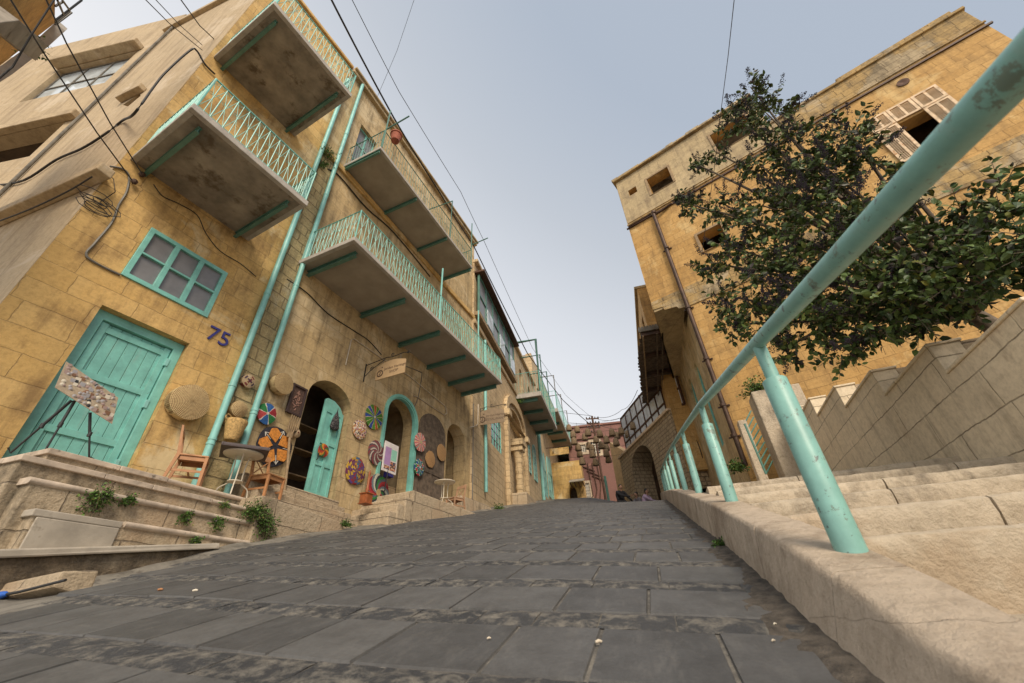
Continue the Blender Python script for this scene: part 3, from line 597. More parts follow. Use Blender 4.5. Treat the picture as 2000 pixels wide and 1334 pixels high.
for (a, b_, c_, d_) in bal_doors:
    mb = hA.mb(); mb.wall(rect(a+.003, b_-.003, c_, d_-.003), [rect(a+.09, (a+b_)/2-.03, c_+.1, d_-.1), rect((a+b_)/2+.03, b_-.09, c_+.1, d_-.1)], -.12, -.2); q = hA.part('balcony_door', mb, M['tealD'])
    mb = hA.mb(); mb.box(a+.05, b_-.05, -.17, -.155, c_+.05, d_-.05); hA.part('pane', mb, M['glass'], parent=q)
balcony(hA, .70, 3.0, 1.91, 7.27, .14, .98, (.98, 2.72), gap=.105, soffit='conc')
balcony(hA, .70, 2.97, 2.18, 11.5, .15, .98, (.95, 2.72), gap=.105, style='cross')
text('house_number', '75', A, 2.99, .012, 4.635, .44, M['blue'], parent=None, ext=.012, label='violet blue number 75 on the stone between door and drainpipe', cat='house number')
# electric: wall cable loops, insulators
def cable(name, label, pts, r, m='cable', cat='cable', group=None, fr=None, seg=5):
    mb = MB(1); mb.tube([tuple(p) for p in pts], r, seg); b0 = pts[0]; return solo(name, label, cat, mb, M[m], G, (float(b0[0]), float(b0[1]), float(b0[2])), group, smooth=60)
def onwall(fr, px, o=.02): return [Vector([float(q) for q in fr.P(x, y, o)]) for x, y in px]
def smooth_pts(p, n=5):
    out = []
    for i in range(len(p)-1):
        a = p[max(i-1, 0)]; b_ = p[i]; c_ = p[i+1]; d_ = p[min(i+2, len(p)-1)]
        for k in range(n):
            t = k/n; out.append(.5*((2*b_)+(c_-a)*t+(2*a-5*b_+4*c_-d_)*t*t+(3*b_-a-3*c_+d_)*t**3))
    out.append(p[-1]); return out
cable('wall_cable', 'thick grey cable running down the stone from the insulators to the window corner', smooth_pts(onwall(A, [(215, 325), (240, 330), (252, 345), (247, 375), (232, 400), (218, 435), (185, 475), (168, 497), (190, 515), (235, 537)])), .018, 'greycable')
cable('loose_wire', 'thin black wire sagging under the lower corner balcony', smooth_pts(onwall(A, [(300, 360), (318, 383), (350, 398), (385, 420), (402, 455), (430, 490), (470, 515), (500, 540)])), .009)
cp = []
for k in range(60):
    an = k*.62; rr = .13+.07*math.sin(k*.37); c0 = A.at(185, 408, .05); cp.append(Vector([float(q) for q in A.w(c0[0]+rr*1.5*math.cos(an)+.05*math.sin(k*.21), .05+.02*math.sin(k), c0[2]+rr*.75*math.sin(an)+.004*k)]))
cable('wire_coil', 'tangled coil of black wire hooked on the stone wall', cp+onwall(A, [(195, 395), (225, 375), (222, 350), (212, 340)], .04), .007)
for (x, y, lb) in [(262, 355, 'lower round insulator where two wires meet the corner wall'), (277, 341, 'upper round insulator beside the lowest balcony beam')]:
    q = A.at(x, y, .05); mb = MB(-1); mb.lathe([(.02, .0), (.05, .01), (.035, .03), (.05, .05), (.02, .06)], (q[0], .03, q[2]), 12, 'y'); mb.tube([(q[0], 0, q[2]-.03), (q[0], .1, q[2]-.03), (q[0], .1, q[2]+.03)], .008, 5)
    solo('insulator', lb, 'insulator', mb, M['brownmetal'], A, (q[0], 0, q[2]), 'insulators on the corner wall', smooth=50)
# drainpipes
def pipe(name, label, fr, pts, r, m='tealP', bands=(), seg=16, cat='drainpipe', group=None):
    th = Thing(name, label, cat, fr, pts[0], group); mb = th.mb(); mb.tube(pts, r, seg); th.part('pipe', mb, M[m], smooth=60)
    for (u, o, z) in bands: mb = th.mb(); mb.lathe([(r+.0005, z-.025), (r+.009, z-.02), (r+.009, z+.02), (r+.0005, z+.025)], (u, o, 0), seg, 'z'); th.part('collar', mb, M[m], smooth=40)
    return th
q = A.at(497, 640, .1); uu = q[0]
pipe('drainpipe', 'turquoise drainpipe closest to the door, partly behind the balconies', A, [(uu, .1, 1.75), (uu, .1, 16.3)], .062, bands=[(uu, .1, z) for z in (2.75, 2.84, 3.9, 6.2, 9.2, 12.2)], group='turquoise drainpipes between the houses')
q = B.at(551, 640, .1); uu = q[0]; q2 = B.at(710, 182, .1)
pipe('drainpipe', 'turquoise drainpipe further from the door, rising freely to the roof', B, [(uu, .1, 1.6), (uu, .1, 17.1)], .062, bands=[(uu, .1, z) for z in (3.55, 3.62, 6.9, 10.4, 13.6)], group='turquoise drainpipes between the houses')

# ---- rendered flank of the corner house
c1 = S1.at(145, 420)[0]; hF = hA
fl = Thing('rendered_annexe', 'beige rendered annexe with ledges and a wide window left of the corner house', 'house', S1, (c1, 0, 1))
cE = S1.at(157, 227)[0]
mb = fl.mb(); mb.wall(rect(c1+.003, cE, -.5, 17.2), [[S1.uz(*p) for p in [(240, 205), (272, 183), (275, 187), (250, 208)]]], 0, -.4); fl.part('wall', mb, M['plaster'])
def band(fr, th, px, o0, h, m, name='ledge'):
    P_ = [fr.uz(x, y, o0*.5) for x, y in px]; mb = th.mb(); (ua, za), (ub, zb_) = P_; mb.hexa([(ua, .0, za), (ub, .0, zb_), (ub, .0, zb_+h), (ua, .0, za+h)], [(ua, o0, za), (ub, o0, zb_), (ub, o0, zb_+h*.9), (ua, o0, za+h*.9)])
    return th.part(name, mb, M[m], bevel=.01)
zl = S1.uz(183, 363)[1]
mb = fl.mb(); mb.box(c1-.25, 14, .001, .22, zl-.03, zl+.16); fl.part('ledge', mb, M['plaster'], bevel=.02)
q = S1.at(255, 195)[2]; uq = S1.at(255, 195)[0]
mb = fl.mb(); mb.box(uq-.4, uq+.4, .001, .15, q+.1, q+.28); fl.part('ledge', mb, M['plaster'], bevel=.02)
mb = fl.mb(); mb.box(c1-.06, cE+.1, -.4, .12, 17.2, 17.45); fl.part('cornice', mb, M['plaster'], bevel=.02)
q = [S1.at(*p, .05) for p in [(0, 397), (47, 343), (157, 227), (261, 120), (296, 85)]]
uc = S1.at(157, 227, .05)[0]
mb = fl.mb(); mb.tube([(uc, .05, -.5), (uc, .05, 17.2)], .035, 10); fl.part('conduit', mb, M['cement'], smooth=60)
# second face, turned further from the street
P2 = lambda x, y: S2.uz(x, y)
e2 = P2(157, 227)[0]; wz0 = P2(150, 174)[1]; wz1 = P2(190, 119)[1]; wu0 = P2(240, 128)[0]; wu1 = P2(80, 165)[0]
lz1 = P2(70, 251)[1]; lz0 = lz1-1.6; lu1 = 30
wg = Thing('window_wing', 'rendered wing with a wide glazed opening at the upper left', 'house', S2, (e2+1, 0, 1))
rz = P2(200, 68)[1]
mb = wg.mb(); mb.wall(rect(e2+.004, 22, -.5, rz), [rect(wu0, wu1, wz0, wz1), rect(e2+.35, 21, lz0, lz1)], 0, -.35); wg.part('wall', mb, M['plaster'])
mb = wg.mb(); mb.box(e2, 22, -5, -.351, rz-.3, rz-.05); wg.part('roof', mb, M['conc'])
mb = wg.mb(); mb.box(e2, 22, -4.6, -4.5, -.5, rz-.3); mb.box(e2, 22, -4.5, -.352, lz1+.02, lz1+.2); mb.box(e2, 22, -4.5, -.352, lz0-.25, lz0-.05); wg.part('inner_wall', mb, M['dark'])
mb = wg.mb(); mb.box(wu0-.1, wu1+.1, .001, .3, wz1+.05, wz1+.28); wg.part('hood', mb, M['plaster'], bevel=.03)
mb = wg.mb(); mb.box(e2, 22, .001, .18, lz1+.0, lz1+.25); wg.part('ledge', mb, M['plaster'], bevel=.02)
window(wg, wu0+.01, wu1-.01, wz0+.01, wz1-.01, -.12, 3, 2, 'cement', 'glasssky', .05, .05, .06)
# far upper-left orange wall behind it
ow = Thing('distant_orange_house', 'orange sandstone house rising behind the rendered wing at the far left', 'house', S2, (14, -4, 1))
z_o = S2.at(0, 165, -4)[2]
mb = ow.mb(); ua = S2.at(112, 125, -5.2)[0]; mb.prism([(ua, 0), (ua+14, 0), (ua+14, z_o+.5), (ua, z_o+1.6)], -5.2, -9); ow.part('wall', mb, M['stoneR'])

# ---- near house at the top left corner of the picture
NF = Frame(-60, p0=far(50, 60, 9.0))
nh = Thing('eaves_house', 'orange stone house with a grey eave and roof railing in the upper left corner', 'house', NF, (NF.at(60, 60)[0], 0, 2))
pl = [NF.uz(*p) for p in [(107, 45), (108, -40), (-120, -60), (-160, 220), (0, 128)]]
mb = nh.mb(); mb.prism(pl, 0, -.5); nh.part('wall', mb, M['stoneR'])
mb = nh.mb(); e = [NF.at(*p, .0) for p in [(-100, 190), (0, 130), (68, 80), (108, 44)]]
mb.add([(q[0], 0, q[2]) for q in e]+[(q[0], .16, q[2]-.02) for q in e]+[(q[0], 0, q[2]+.1) for q in e]+[(q[0], .16, q[2]+.08) for q in e], [(0, 1, 5, 4), (1, 2, 6, 5), (2, 3, 7, 6), (8, 9, 13, 12), (9, 10, 14, 13), (10, 11, 15, 14), (4, 5, 13, 12), (5, 6, 14, 13), (6, 7, 15, 14), (0, 1, 9, 8), (1, 2, 10, 9), (2, 3, 11, 10), (3, 7, 15, 11), (0, 4, 12, 8)])
nh.part('eave', mb, M['concedge'])
mb = nh.mb(); q = [NF.uz(*p, .25) for p in [(-60, 10), (-5, 8), (62, 66), (38, 97), (-40, 40)]]; mb.prism(q, .02, .45); nh.part('concrete_beam', mb, M['conc'], bevel=.01)
mb = nh.mb()
for a, b_ in [((108, 40), (160, 0)), ((108, 44), (136, 22)), ((112, 0), (124, 28)), ((118, -5), (136, 20)), ((108, 12), (122, 4)), ((140, 24), (108, 48)), ((-10, 60), (40, 100))]:
    mb.tube([NF.at(*a, .1), NF.at(*b_, .1)], .018, 6)
nh.part('roof_railing', mb, M['black'], smooth=60)

# ================================================================ house B with the craft shop
hB = Thing('shop_house', 'long pale stone house with arched shop openings and two long balconies', 'house', B, (8, 0, 2))
uB0, uB1 = B.loc(JP)[0], 13.95
a1_ = arch(6.02, 7.42, 1.5, 4.55, 5.12); a2_ = arch(8.72, 10.22, 1.5, 5.2, 5.88); a3_ = arch(12.1, 13.42, 1.5, 5.55, 6.15)
up = [(6.55, 7.7), (8.75, 9.75), (10.85, 11.75)]
ups = [arch(a, b_, 7.78, 9.3, 9.95) for a, b_ in up]
top = [(5.35, 6.2, 12.4, 15.2), (8.0, 8.8, 12.45, 14.9), (10.2, 10.9, 12.45, 14.9)]
mb = hB.mb(); mb.wall(rect(uB0+.003, uB1, -.5, 17.05), [a1_, a2_, a3_]+ups+[rect(*q) for q in top], 0, -.5); hB.part('front_wall', mb, M['stoneB'])
shell(hB, uB0+.3, uB1, -.5, 17.0, 7, 'stoneB', o=-.5)
mb = hB.mb(); mb.box(uB0, uB1+.03, .001, .09, 11.98, 12.2); hB.part('string_course', mb, M['stoneA'], bevel=.015)
mb = hB.mb(); mb.box(uB0, uB1+.05, -.5, .16, 17.051, 17.22); mb.box(uB0, uB1+.08, -.5, .24, 17.221, 17.33); hB.part('cornice', mb, M['stoneRs'], bevel=.02)
mb = hB.mb(); mb.box(uB0+.004, 4.92, .001, .018, 1.5, 11.97); hB.part('rough_quoins', mb, M['stoneQ'])
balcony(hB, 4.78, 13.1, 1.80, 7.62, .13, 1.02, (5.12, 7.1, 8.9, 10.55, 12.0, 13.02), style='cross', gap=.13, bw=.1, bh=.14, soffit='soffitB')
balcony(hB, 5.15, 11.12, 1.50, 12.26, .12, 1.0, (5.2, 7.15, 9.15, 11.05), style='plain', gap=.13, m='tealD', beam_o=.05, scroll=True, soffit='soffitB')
for (a, b_), q in zip(up, ups):
    mb = hB.mb(); mb.wall(arch(a+.003, b_-.003, 7.78, 9.3, 9.947), [arch(a+.08, b_-.08, 7.86, 9.3, 9.87)], -.1, -.17)
    for k in (1, 2, 3): uu = a+(b_-a)*k/4; mb.box(uu-.02, uu+.02, -.16, -.11, 7.8, 9.8)
    for zz in (8.3, 8.8, 9.3): mb.box(a+.05, b_-.05, -.158, -.112, zz-.02, zz+.02)
    f = hB.part('balcony_door', mb, M['teal']); mb = hB.mb(); mb.box(a-.1, b_+.1, -.56, -.52, 7.7, 10.1); hB.part('pane', mb, M['glass'], parent=f)
    if a > 6.6:     # open leaf standing out from the wall
        pass
for (a, b_, c_, d_) in top:
    f = window(hB, a+.004, b_-.004, c_+.004, d_-.004, -.12, 2, 3, 'teal', 'glasspale', .06, .04, .06, name='window')
for k in range(9):      # small slit vents above the string course
    for j in range(4):
        if k in (2, 5): continue
        uu = 5.6+k*.62+j*.115
        mb = hB.mb(); mb.box(uu, uu+.06, .001, .012, 13.0, 13.28); hB.part('vent', mb, M['dark'])
# arch 1: one leaf shut, the other swung in; dark interior
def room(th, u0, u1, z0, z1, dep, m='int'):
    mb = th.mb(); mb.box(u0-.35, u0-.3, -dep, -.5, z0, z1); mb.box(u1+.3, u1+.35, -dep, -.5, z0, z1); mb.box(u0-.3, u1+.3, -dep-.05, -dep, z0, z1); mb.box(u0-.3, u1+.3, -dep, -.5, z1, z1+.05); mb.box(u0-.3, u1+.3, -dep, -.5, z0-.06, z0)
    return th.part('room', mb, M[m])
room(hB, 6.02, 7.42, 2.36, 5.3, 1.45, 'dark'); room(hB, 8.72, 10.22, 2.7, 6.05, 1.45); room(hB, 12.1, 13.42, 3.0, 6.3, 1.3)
dz0 = 2.36
mb = hB.mb(); lf = [(6.72, dz0), (7.36, dz0), (7.36, 4.52), (7.22, 4.68), (7.0, 4.78), (6.78, 4.78), (6.72, 4.74)]; mb.prism(lf, -.18, -.23)
for zz in (2.42, 3.1, 3.62, 4.42): mb.box(6.725, 7.355, -.179, -.155, zz, zz+.1)
for uu in (6.722, 7.0, 7.275): mb.box(uu, uu+.08, -.1795, -.15, dz0+.005, 4.45)
d1 = hB.part('door', mb, M['teal'], bevel=.005, label='turquoise panelled shop door leaf standing shut in the left arch')
mb = hB.mb(); mb.tube([(6.8, -.14, 3.2), (6.8, -.11, 3.22), (6.8, -.11, 3.36), (6.8, -.14, 3.38)], .012, 6); hB.part('handle', mb, M['black'], parent=d1)
mb = hB.mb()
for zz in (2.95, 3.55, 4.15): mb.box(6.05, 7.3, -1.1, -.75, zz, zz+.025)
hB.part('shelf', mb, M['oldwood'])
# arch 2: turquoise frame
mb = hB.mb(); mb.wall(arch(8.66, 10.28, 2.5, 5.2, 5.94), [arch(8.76, 10.18, 2.49, 5.2, 5.84)], .06, -.08); mb.wall(arch(8.762, 10.178, 2.5, 5.2, 5.838), [arch(8.80, 10.14, 2.49, 5.2, 5.80)], .03, -.09); hB.part('door_frame', mb, M['teal'], bevel=.008)
# dark leaf folded back against the wall, between the second and third arch
mb = hB.mb(); mb.prism(arch(10.36, 11.93, 2.62, 5.3, 5.93), .05, .012)
for zz in (2.8, 3.9): mb.box(10.5, 11.8, .05, .075, zz, zz+.12)
for uu in (10.40, 11.1, 11.78): mb.box(uu, uu+.08, .0505, .07, 2.64, 4.6)
hB.part('door', mb, M['brownleaf'] if 'brownleaf' in M else M['darkwood'], bevel=.006, label='dark brown arched door leaf folded back against the facade')
for i, (z_, q) in enumerate([(3.35, .3), (3.95, .3), (4.45, .28)]):
    mb = hB.mb(); mb.box(9.35, 10.0, -.95, -.62, z_, z_+.03); hB.part('shelf', mb, M['oldwood'])
# ================================================================ house C further up the street
hC = Thing('carved_house', 'tan stone house with a carved portal, double windows and a glazed upper bay', 'house', C, (22, 0, 4))
uC0, uC1, uC2 = 14.9, 29.9, 49.5
pn = [(25.35, 26.2, 7.55, 9.25, 9.65), (27.3, 28.2, 7.5, 9.5, 9.95)]
w1 = (17.5, 19.3, 6.65, 7.9, 8.45)
nich = arch(20.3, 24.4, 4.9, 9.1, 10.4)
mb = hC.mb(); mb.wall(rect(uC0, uC1, -.5, 15.7), [arch(*w1), nich]+[arch(*q) for q in pn]+[arch(24.6, 25.5, 12.6, 14.2, 14.7), arch(27.2, 28.2, 11.8, 14.0, 14.6)], 0, -.5); hC.part('front_wall', mb, M['stoneC'])
shell(hC, uC0, uC1, -.5, 15.65, 6, 'stoneC', o=-.5)
mb = hC.mb(); mb.prism(nich[:2]+nich[2:], -.42, -.499); hC.part('niche_wall', mb, M['stoneC'])
mb = hC.mb()
for (a, b_) in ((19.9, 20.28), (24.42, 24.8)): mb.box(a, b_, .001, .22, 3.5, 9.0); mb.box(a-.1, b_+.1, .001, .36, 9.0, 9.35)
hC.part('pilaster', mb, M['stoneC'], bevel=.02)
mb = hC.mb(); mb.wall(arch(19.9, 24.8, 9.36, 9.4, 11.0), [arch(20.3, 24.4, 9.37, 9.42, 10.45)], .2, .001); mb.wall(arch(20.3, 24.4, 9.1, 9.2, 10.45), [arch(20.6, 24.1, 9.11, 9.2, 10.15)], .08, -.1); hC.part('portal_arch', mb, M['stoneC'], bevel=.03)
for uu in (22.9,):
    mb = hC.mb(); mb.box(uu-.45, uu+.45, -.4, .42, 8.25, 8.6); mb.box(uu-.36, uu+.36, -.4, .34, 7.95, 8.25); mb.lathe([(.3, 5.0), (.3, 5.2), (.23, 5.25)]+[(.21+.018*math.sin(k*1.3), 5.3+k*.1) for k in range(22)]+[(.24, 7.6), (.32, 7.94)], (uu, .0, 0), 14, 'z'); hC.part('column', mb, M['stoneC'], smooth=40)
mb = hC.mb(); mb.box(20.9, 21.6, -.41, -.34, 5.8, 8.3); q = hC.part('door', mb, M['tealP']); 
mb = hC.mb(); mb.box(20.2, 24.6, .001, .95, 3.0, 5.0); hC.part('portal_base', mb, M['limestone'], bevel=.03)
arch_window(hC, w1[0]+.003, w1[1]-.003, w1[2]+.003, w1[3], w1[4]-.003, -.02, 'teal', 'glass', 4, 4)
for q in pn: arch_window(hC, q[0]-.04, q[1]+.04, q[2]-.04, q[3], q[4]+.04, .07, 'tealP', 'glass', 2, 6)
mb = hC.mb(); mb.box(uC0, uC1, .001, .1, 11.7, 11.95); mb.box(uC0-.03, uC1, -.5, .2, 15.7, 15.9); hC.part('string_course', mb, M['stoneC'], bevel=.02)
bz = (12.45, 15.0)
mb = hC.mb(); mb.box(14.95, 22.4, .001, .28, 12.2, 12.42); hC.part('bay_sill', mb, M['oldwood'])
by = hC.mb(); n = 6; W = (22.2-15.05)/n; hs = []
for i in range(n):
    for (a, b_) in ((12.55, 13.55), (13.65, 14.75)): hs.append(rect(15.05+i*W+.09, 15.05+(i+1)*W-.09, a, b_))
by.wall(rect(15.05, 22.2, 12.43, 14.9), hs, .24, .14); q = hC.part('bay_window', by, M['tealD'])
mb = hC.mb(); mb.box(15.15, 22.1, .17, .19, 12.5, 14.8); hC.part('pane', mb, M['glasspale'], parent=q)
for i in (1, 3, 5):
    mb = hC.mb(); mb.box(15.05+i*W+.1, 15.05+(i+1)*W-.1, .24, .27, 12.57, 13.53); hC.part('pane', mb, M['glasssky'], parent=q)
mb = hC.mb(); mb.box(14.9, 22.5, -.5, .55, 14.95, 15.06); hC.part('bay_roof', mb, M['rust'])
balcony(hC, 23.1, 29.3, 1.64, 11.45, .3, 1.5, (23.4, 25.2, 27.1, 29.1), style='plain', gap=.2, scroll=True, soffit='soffitB', bw=.18, bh=.2, beam_o=.3)
for (uu, oo, zz, r_) in ((25.0, 1.5, 15.6, .05), (27.6, 1.5, 15.6, .05), (23.4, 1.55, 15.9, .09)):
    mb = hC.mb(); mb.tube([(uu, oo, 11.6), (uu, oo, zz), (uu, .1, zz)], r_, 7); hC.part('awning_pole', mb, M['tealD'], smooth=50)
hD = Thing('upper_house', 'last house in the left row, with long balcony and tall turquoise doors', 'house', C, (38, 0, 6))
dd = [(31.3, 32.7, 7.3, 9.6, 10.8), (34.0, 35.6, 7.6, 10.0, 11.3), (38.0, 39.8, 8.0, 10.3, 11.6), (41.5, 43.5, 8.5, 10.7, 11.9), (45.0, 47.0, 9, 11, 12.2)]
mb = hD.mb(); mb.wall(rect(uC1+.01, uC2, 0, 19.0), [arch(*q) for q in dd]+[arch(31.5, 32.6, 13.95, 16, 16.6), arch(35.5, 36.6, 13.95, 16, 16.6)], 0, -.5); hD.part('front_wall', mb, M['stoneC'])
shell(hD, uC1+.01, uC2, 0, 18.95, 6, 'stoneC', o=-.5)
for i, q in enumerate(dd):
    mb = hD.mb(); mb.wall(arch(q[0]+.004, q[1]-.004, q[2], q[3], q[4]-.004), [arch(q[0]+.12, (q[0]+q[1])/2-.05, q[2]+.3, q[3]-.4, q[3]-.2), arch((q[0]+q[1])/2+.05, q[1]-.12, q[2]+.3, q[3]-.4, q[3]-.2)], -.02, -.1); f = hD.part('door', mb, M['tealP'])
    mb = hD.mb(); mb.box(q[0]+.05, q[1]-.05, -.08, -.06, q[2]+.1, q[3]); hD.part('pane', mb, M['tealD'], parent=f)
    if i in (0, 1, 3):
        mb = hD.mb(); mb.prism(arch(q[0]-1.1, q[0]-.08, q[2], q[3], q[4]-.4), .06, .012)
        for zz in (.5, 1.2, 1.9): mb.box(q[0]-1.0, q[0]-.15, .06, .09, q[2]+zz, q[2]+zz+.09)
        hD.part('shutter', mb, M['tealP'])
balcony(hD, 30.8, 46.1, 1.66, 13.6, .3, 1.6, [31+2.1*i for i in range(8)], style='plain', gap=.25, scroll=False, soffit='soffitB', bw=.2, bh=.2, beam_o=.25)
for uu in (32, 36, 40, 45):
    mb = hD.mb(); mb.tube([(uu, 1.5, 14), (uu, 1.5, 17.6), (uu, .1, 17.6)], .05, 6); hD.part('awning_pole', mb, M['cement'], smooth=50)
pipe('drainpipe', 'turquoise drainpipe beside the second hanging sign', C, [(C.at(948, 760, .1)[0], .1, 4.2), (C.at(948, 760, .1)[0], .1, 11.6)], .07, 'tealP', group='turquoise drainpipes up the street')
pipe('drainpipe', 'tall turquoise drainpipe at the joint of the last two houses of the left row', C, [(29.75, .12, 6.0), (29.75, .12, 13.2)], .12, 'tealP', group='turquoise drainpipes up the street')
pipe('grey_pipe', 'thin grey pipe at the end of the shop facade', B, [(13.9, .06, 3.6), (13.9, .06, 7.5)], .035, 'greycable')

# ================================================================ red house, arched wall, glass screen at the head of the street
RD = Frame(-82, p0=far(1150, 950, 40.0))
q = [RD.at(1118, 900), RD.at(1193, 900)]; ru1 = -RD.at(1201, 900)[0]; 
ra, rb = sorted([RD.at(1112, 900)[0], RD.at(1199, 880)[0]])
rh = Thing('red_house', 'pink red rendered house closing the head of the street', 'house', RD, ((ra+rb)/2, 0, 8))
rt = RD.at(1160, 832)[2]; wn = []
def rr(px0, px1, y0, y1): a = RD.at(px0, (y0+y1)/2)[0]; b_ = RD.at(px1, (y0+y1)/2)[0]; return (min(a, b_), max(a, b_), RD.at((px0+px1)/2, y1)[2], RD.at((px0+px1)/2, y0)[2])
W3 = [rr(1126, 1139, 951, 975), rr(1144, 1153, 943, 973)]; WU = [rr(1154, 1172, 862, 887), rr(1130, 1145, 868, 884)]
mb = rh.mb(); mb.wall(rect(ra-3, rb, 5, rt), [rect(*q) for q in W3+WU], 0, -.4); rh.part('wall', mb, M['red'])
shell(rh, ra-3, rb, 5, rt-.02, 9, 'red', o=-.4)
mb = rh.mb(); zb_ = RD.at(1150, 857)[2]; mb.box(ra-3.05, rb+.05, .001, .15, zb_, zb_+.25); mb.box(ra-3.05, rb+.1, -.4, .12, rt, rt+.2); rh.part('cornice', mb, M['red'], bevel=.02)
for q in W3+WU:
    mb = rh.mb(); mb.wall(rect(q[0]-.2, q[1]+.2, q[2]-.2, q[3]+.2), [rect(q[0]+.03, q[1]-.03, q[2]+.03, q[3]-.03)], .05, -.05)
    f = rh.part('window', mb, M['redtrim']); n = 3
    mb = rh.mb(); mb.box(q[0], q[1], -.2, -.18, q[2], q[3]); rh.part('pane', mb, M['glass'], parent=f)
    mb = rh.mb()
    for k in range(1, n+1): uu = q[0]+(q[1]-q[0])*k/(n+1); mb.box(uu-.025, uu+.025, -.1, -.06, q[2], q[3])
    for k in range(1, 5): zz = q[2]+(q[3]-q[2])*k/5; mb.box(q[0], q[1], -.099, -.061, zz-.025, zz+.025)
    rh.part('grille', mb, M['white'], parent=f)
mb = rh.mb()
for k in range(3):
    x0 = RD.at(1147+k*9, 905)[0]; zz = RD.at(1150, 905)[2]; mb.tube([(x0, .08, zz), (x0-.1, .08, zz-3+k*.5), (x0+.2, .08, zz-3.4)], .05, 5); mb.tube([(x0-.6, .08, zz-.8-k*.5), (x0+.6, .08, zz-.2-k*.5)], .05, 5)
rh.part('pipework', mb, M['rust'])
LF = Frame(-78, p0=far(1120, 960, 36.0)); l0, l1 = sorted((LF.at(1095, 960)[0], LF.at(1141, 960)[0])); lz = LF.at(1120, 900)[2]
k0, k1 = sorted((LF.at(1113, 970)[0], LF.at(1128, 970)[0])); kz_ = LF.at(1120, 948)[2]
lh = Thing('low_arch_house', 'low ochre house with an arched doorway below the last balcony on the left', 'house', LF, ((l0+l1)/2, 0, 7)); mb = lh.mb(); mb.wall(rect(l0, l1+3, 4, lz), [arch(k0, k1, 5, kz_-.8, kz_)], 0, -2.5); lh.part('wall', mb, M['stoneA'])
mb = lh.mb(); mb.prism(arch(k0, k1, 5, kz_-.8, kz_), -.9, -1.0); lh.part('door', mb, M['darkwood'])
a0, a1 = sorted((LF.at(1114, 940)[0], LF.at(1144, 950)[0])); az_ = LF.at(1128, 941, .5)[2]
AW = Thing('awning', 'small grey sheet awning over the arched doorway at the head of the street', 'awning', LF, ((a0+a1)/2, .6, az_)); mb = AW.mb()
mb.hexa([(a0, .02, az_+.3), (a1, .02, az_+.3), (a1, 1.6, az_-.25), (a0, 1.6, az_-.25)], [(a0, .02, az_+.36), (a1, .02, az_+.36), (a1, 1.6, az_-.19), (a0, 1.6, az_-.19)]); AW.part('roof_sheet', mb, M['conc'])
for k in range(4): mb = AW.mb(); u_ = a0+.1+(a1-a0-.2)*k/3; mb.box(u_-.04, u_+.04, .02, 1.5, az_-.33, az_-.26); AW.part('beam', mb, M['rust'])
# arched stone wall, bending across the view
AWF = Frame(-8, p0=far(1240, 930, 25.0))
T1 = AWF.uz(1298, 812); T0 = AWF.uz(1213, 894); zc = (T1[1]+T0[1])/2; u_a, u_b = sorted((T1[0], T0[0]))
aw = Thing('arched_stone_wall', 'rough stone retaining wall with a tall pointed arch and brown door', 'wall', AWF, ((u_a+u_b)/2, 0, 5))
ap = [AWF.uz(*p) for p in [(1237, 985), (1236, 920), (1238, 895), (1242, 877), (1248, 872), (1256, 874), (1264, 884), (1270, 898), (1278, 925), (1288, 985)]]
us_ = sorted([p[0] for p in ap]); L0, L1 = us_[0], us_[-1]; zs_ = AWF.at(1240, 900)[2]; zt_ = AWF.at(1248, 872)[2]
lo = min(AWF.at(1233, 960)[0], AWF.at(1290, 960)[0]); hi = max(AWF.at(1236, 930)[0], AWF.at(1283, 935)[0])
ah = arch(AWF.at(1286, 940)[0], AWF.at(1236, 930)[0], 2, zs_-.6, zt_)
mb = aw.mb(); mb.wall(rect(u_a-.6, u_b+.3, 0, zc), [ah], 0, -1.6); aw.part('wall', mb, M['rubble'])
mb = aw.mb(); mb.box(u_a-.6, u_b+.35, -1.6, .12, zc+.002, zc+.14); aw.part('cap', mb, M['shutter'], bevel=.02)
mb = aw.mb(); c_ = (ah[0][0]+ah[1][0])/2; mb.prism(arch(ah[0][0], ah[1][0], 2, zs_-.6, zt_), -1.25, -1.35); mb.box(c_-.06, c_+.06, -1.25, -1.2, 2, zt_-.3); aw.part('door', mb, M['brownmetal'])
# glazed screen standing on that wall
gs = Thing('glass_screen', 'tall screen of frosted panes in brown steel frame on top of the stone wall', 'glass screen', AWF, ((u_a+u_b)/2, 0, zc))
zg = [AWF.at(x, y, -.6)[2] for x, y in ((1250, 785), (1212, 838))]; zg1 = sum(zg)/2+.45
mb = gs.mb(); n = 9; g0, g1 = u_a-1.0, u_b+.3; W = (g1-g0)/n; zz0 = zc+.2
for i in range(n+1): mb.box(g0+i*W-.05, g0+i*W+.05, -.65, -.57, zc+.14, zg1)
for k in range(4): z_ = zz0+(zg1-zz0)*k/3; mb.box(g0, g1, -.655, -.565, z_-.05, z_+.05)
for i in range(0, n, 2): mb.tube([(g0+i*W, -.7, zg1-.3), (g0+i*W, -2.6, zc)], .04, 5)
gs.part('frame', mb, M['rust'])
for i in range(n):
    for k in range(3):
        if (i*7+k*5) % 11 == 3 and k == 2: continue
        z_ = zz0+(zg1-zz0)*k/3; mb = gs.mb(); mb.box(g0+i*W+.06, g0+(i+1)*W-.06, -.62, -.6, z_+.06, z_+(zg1-zz0)/3-.06); gs.part('pane', mb, M['glassfence'])
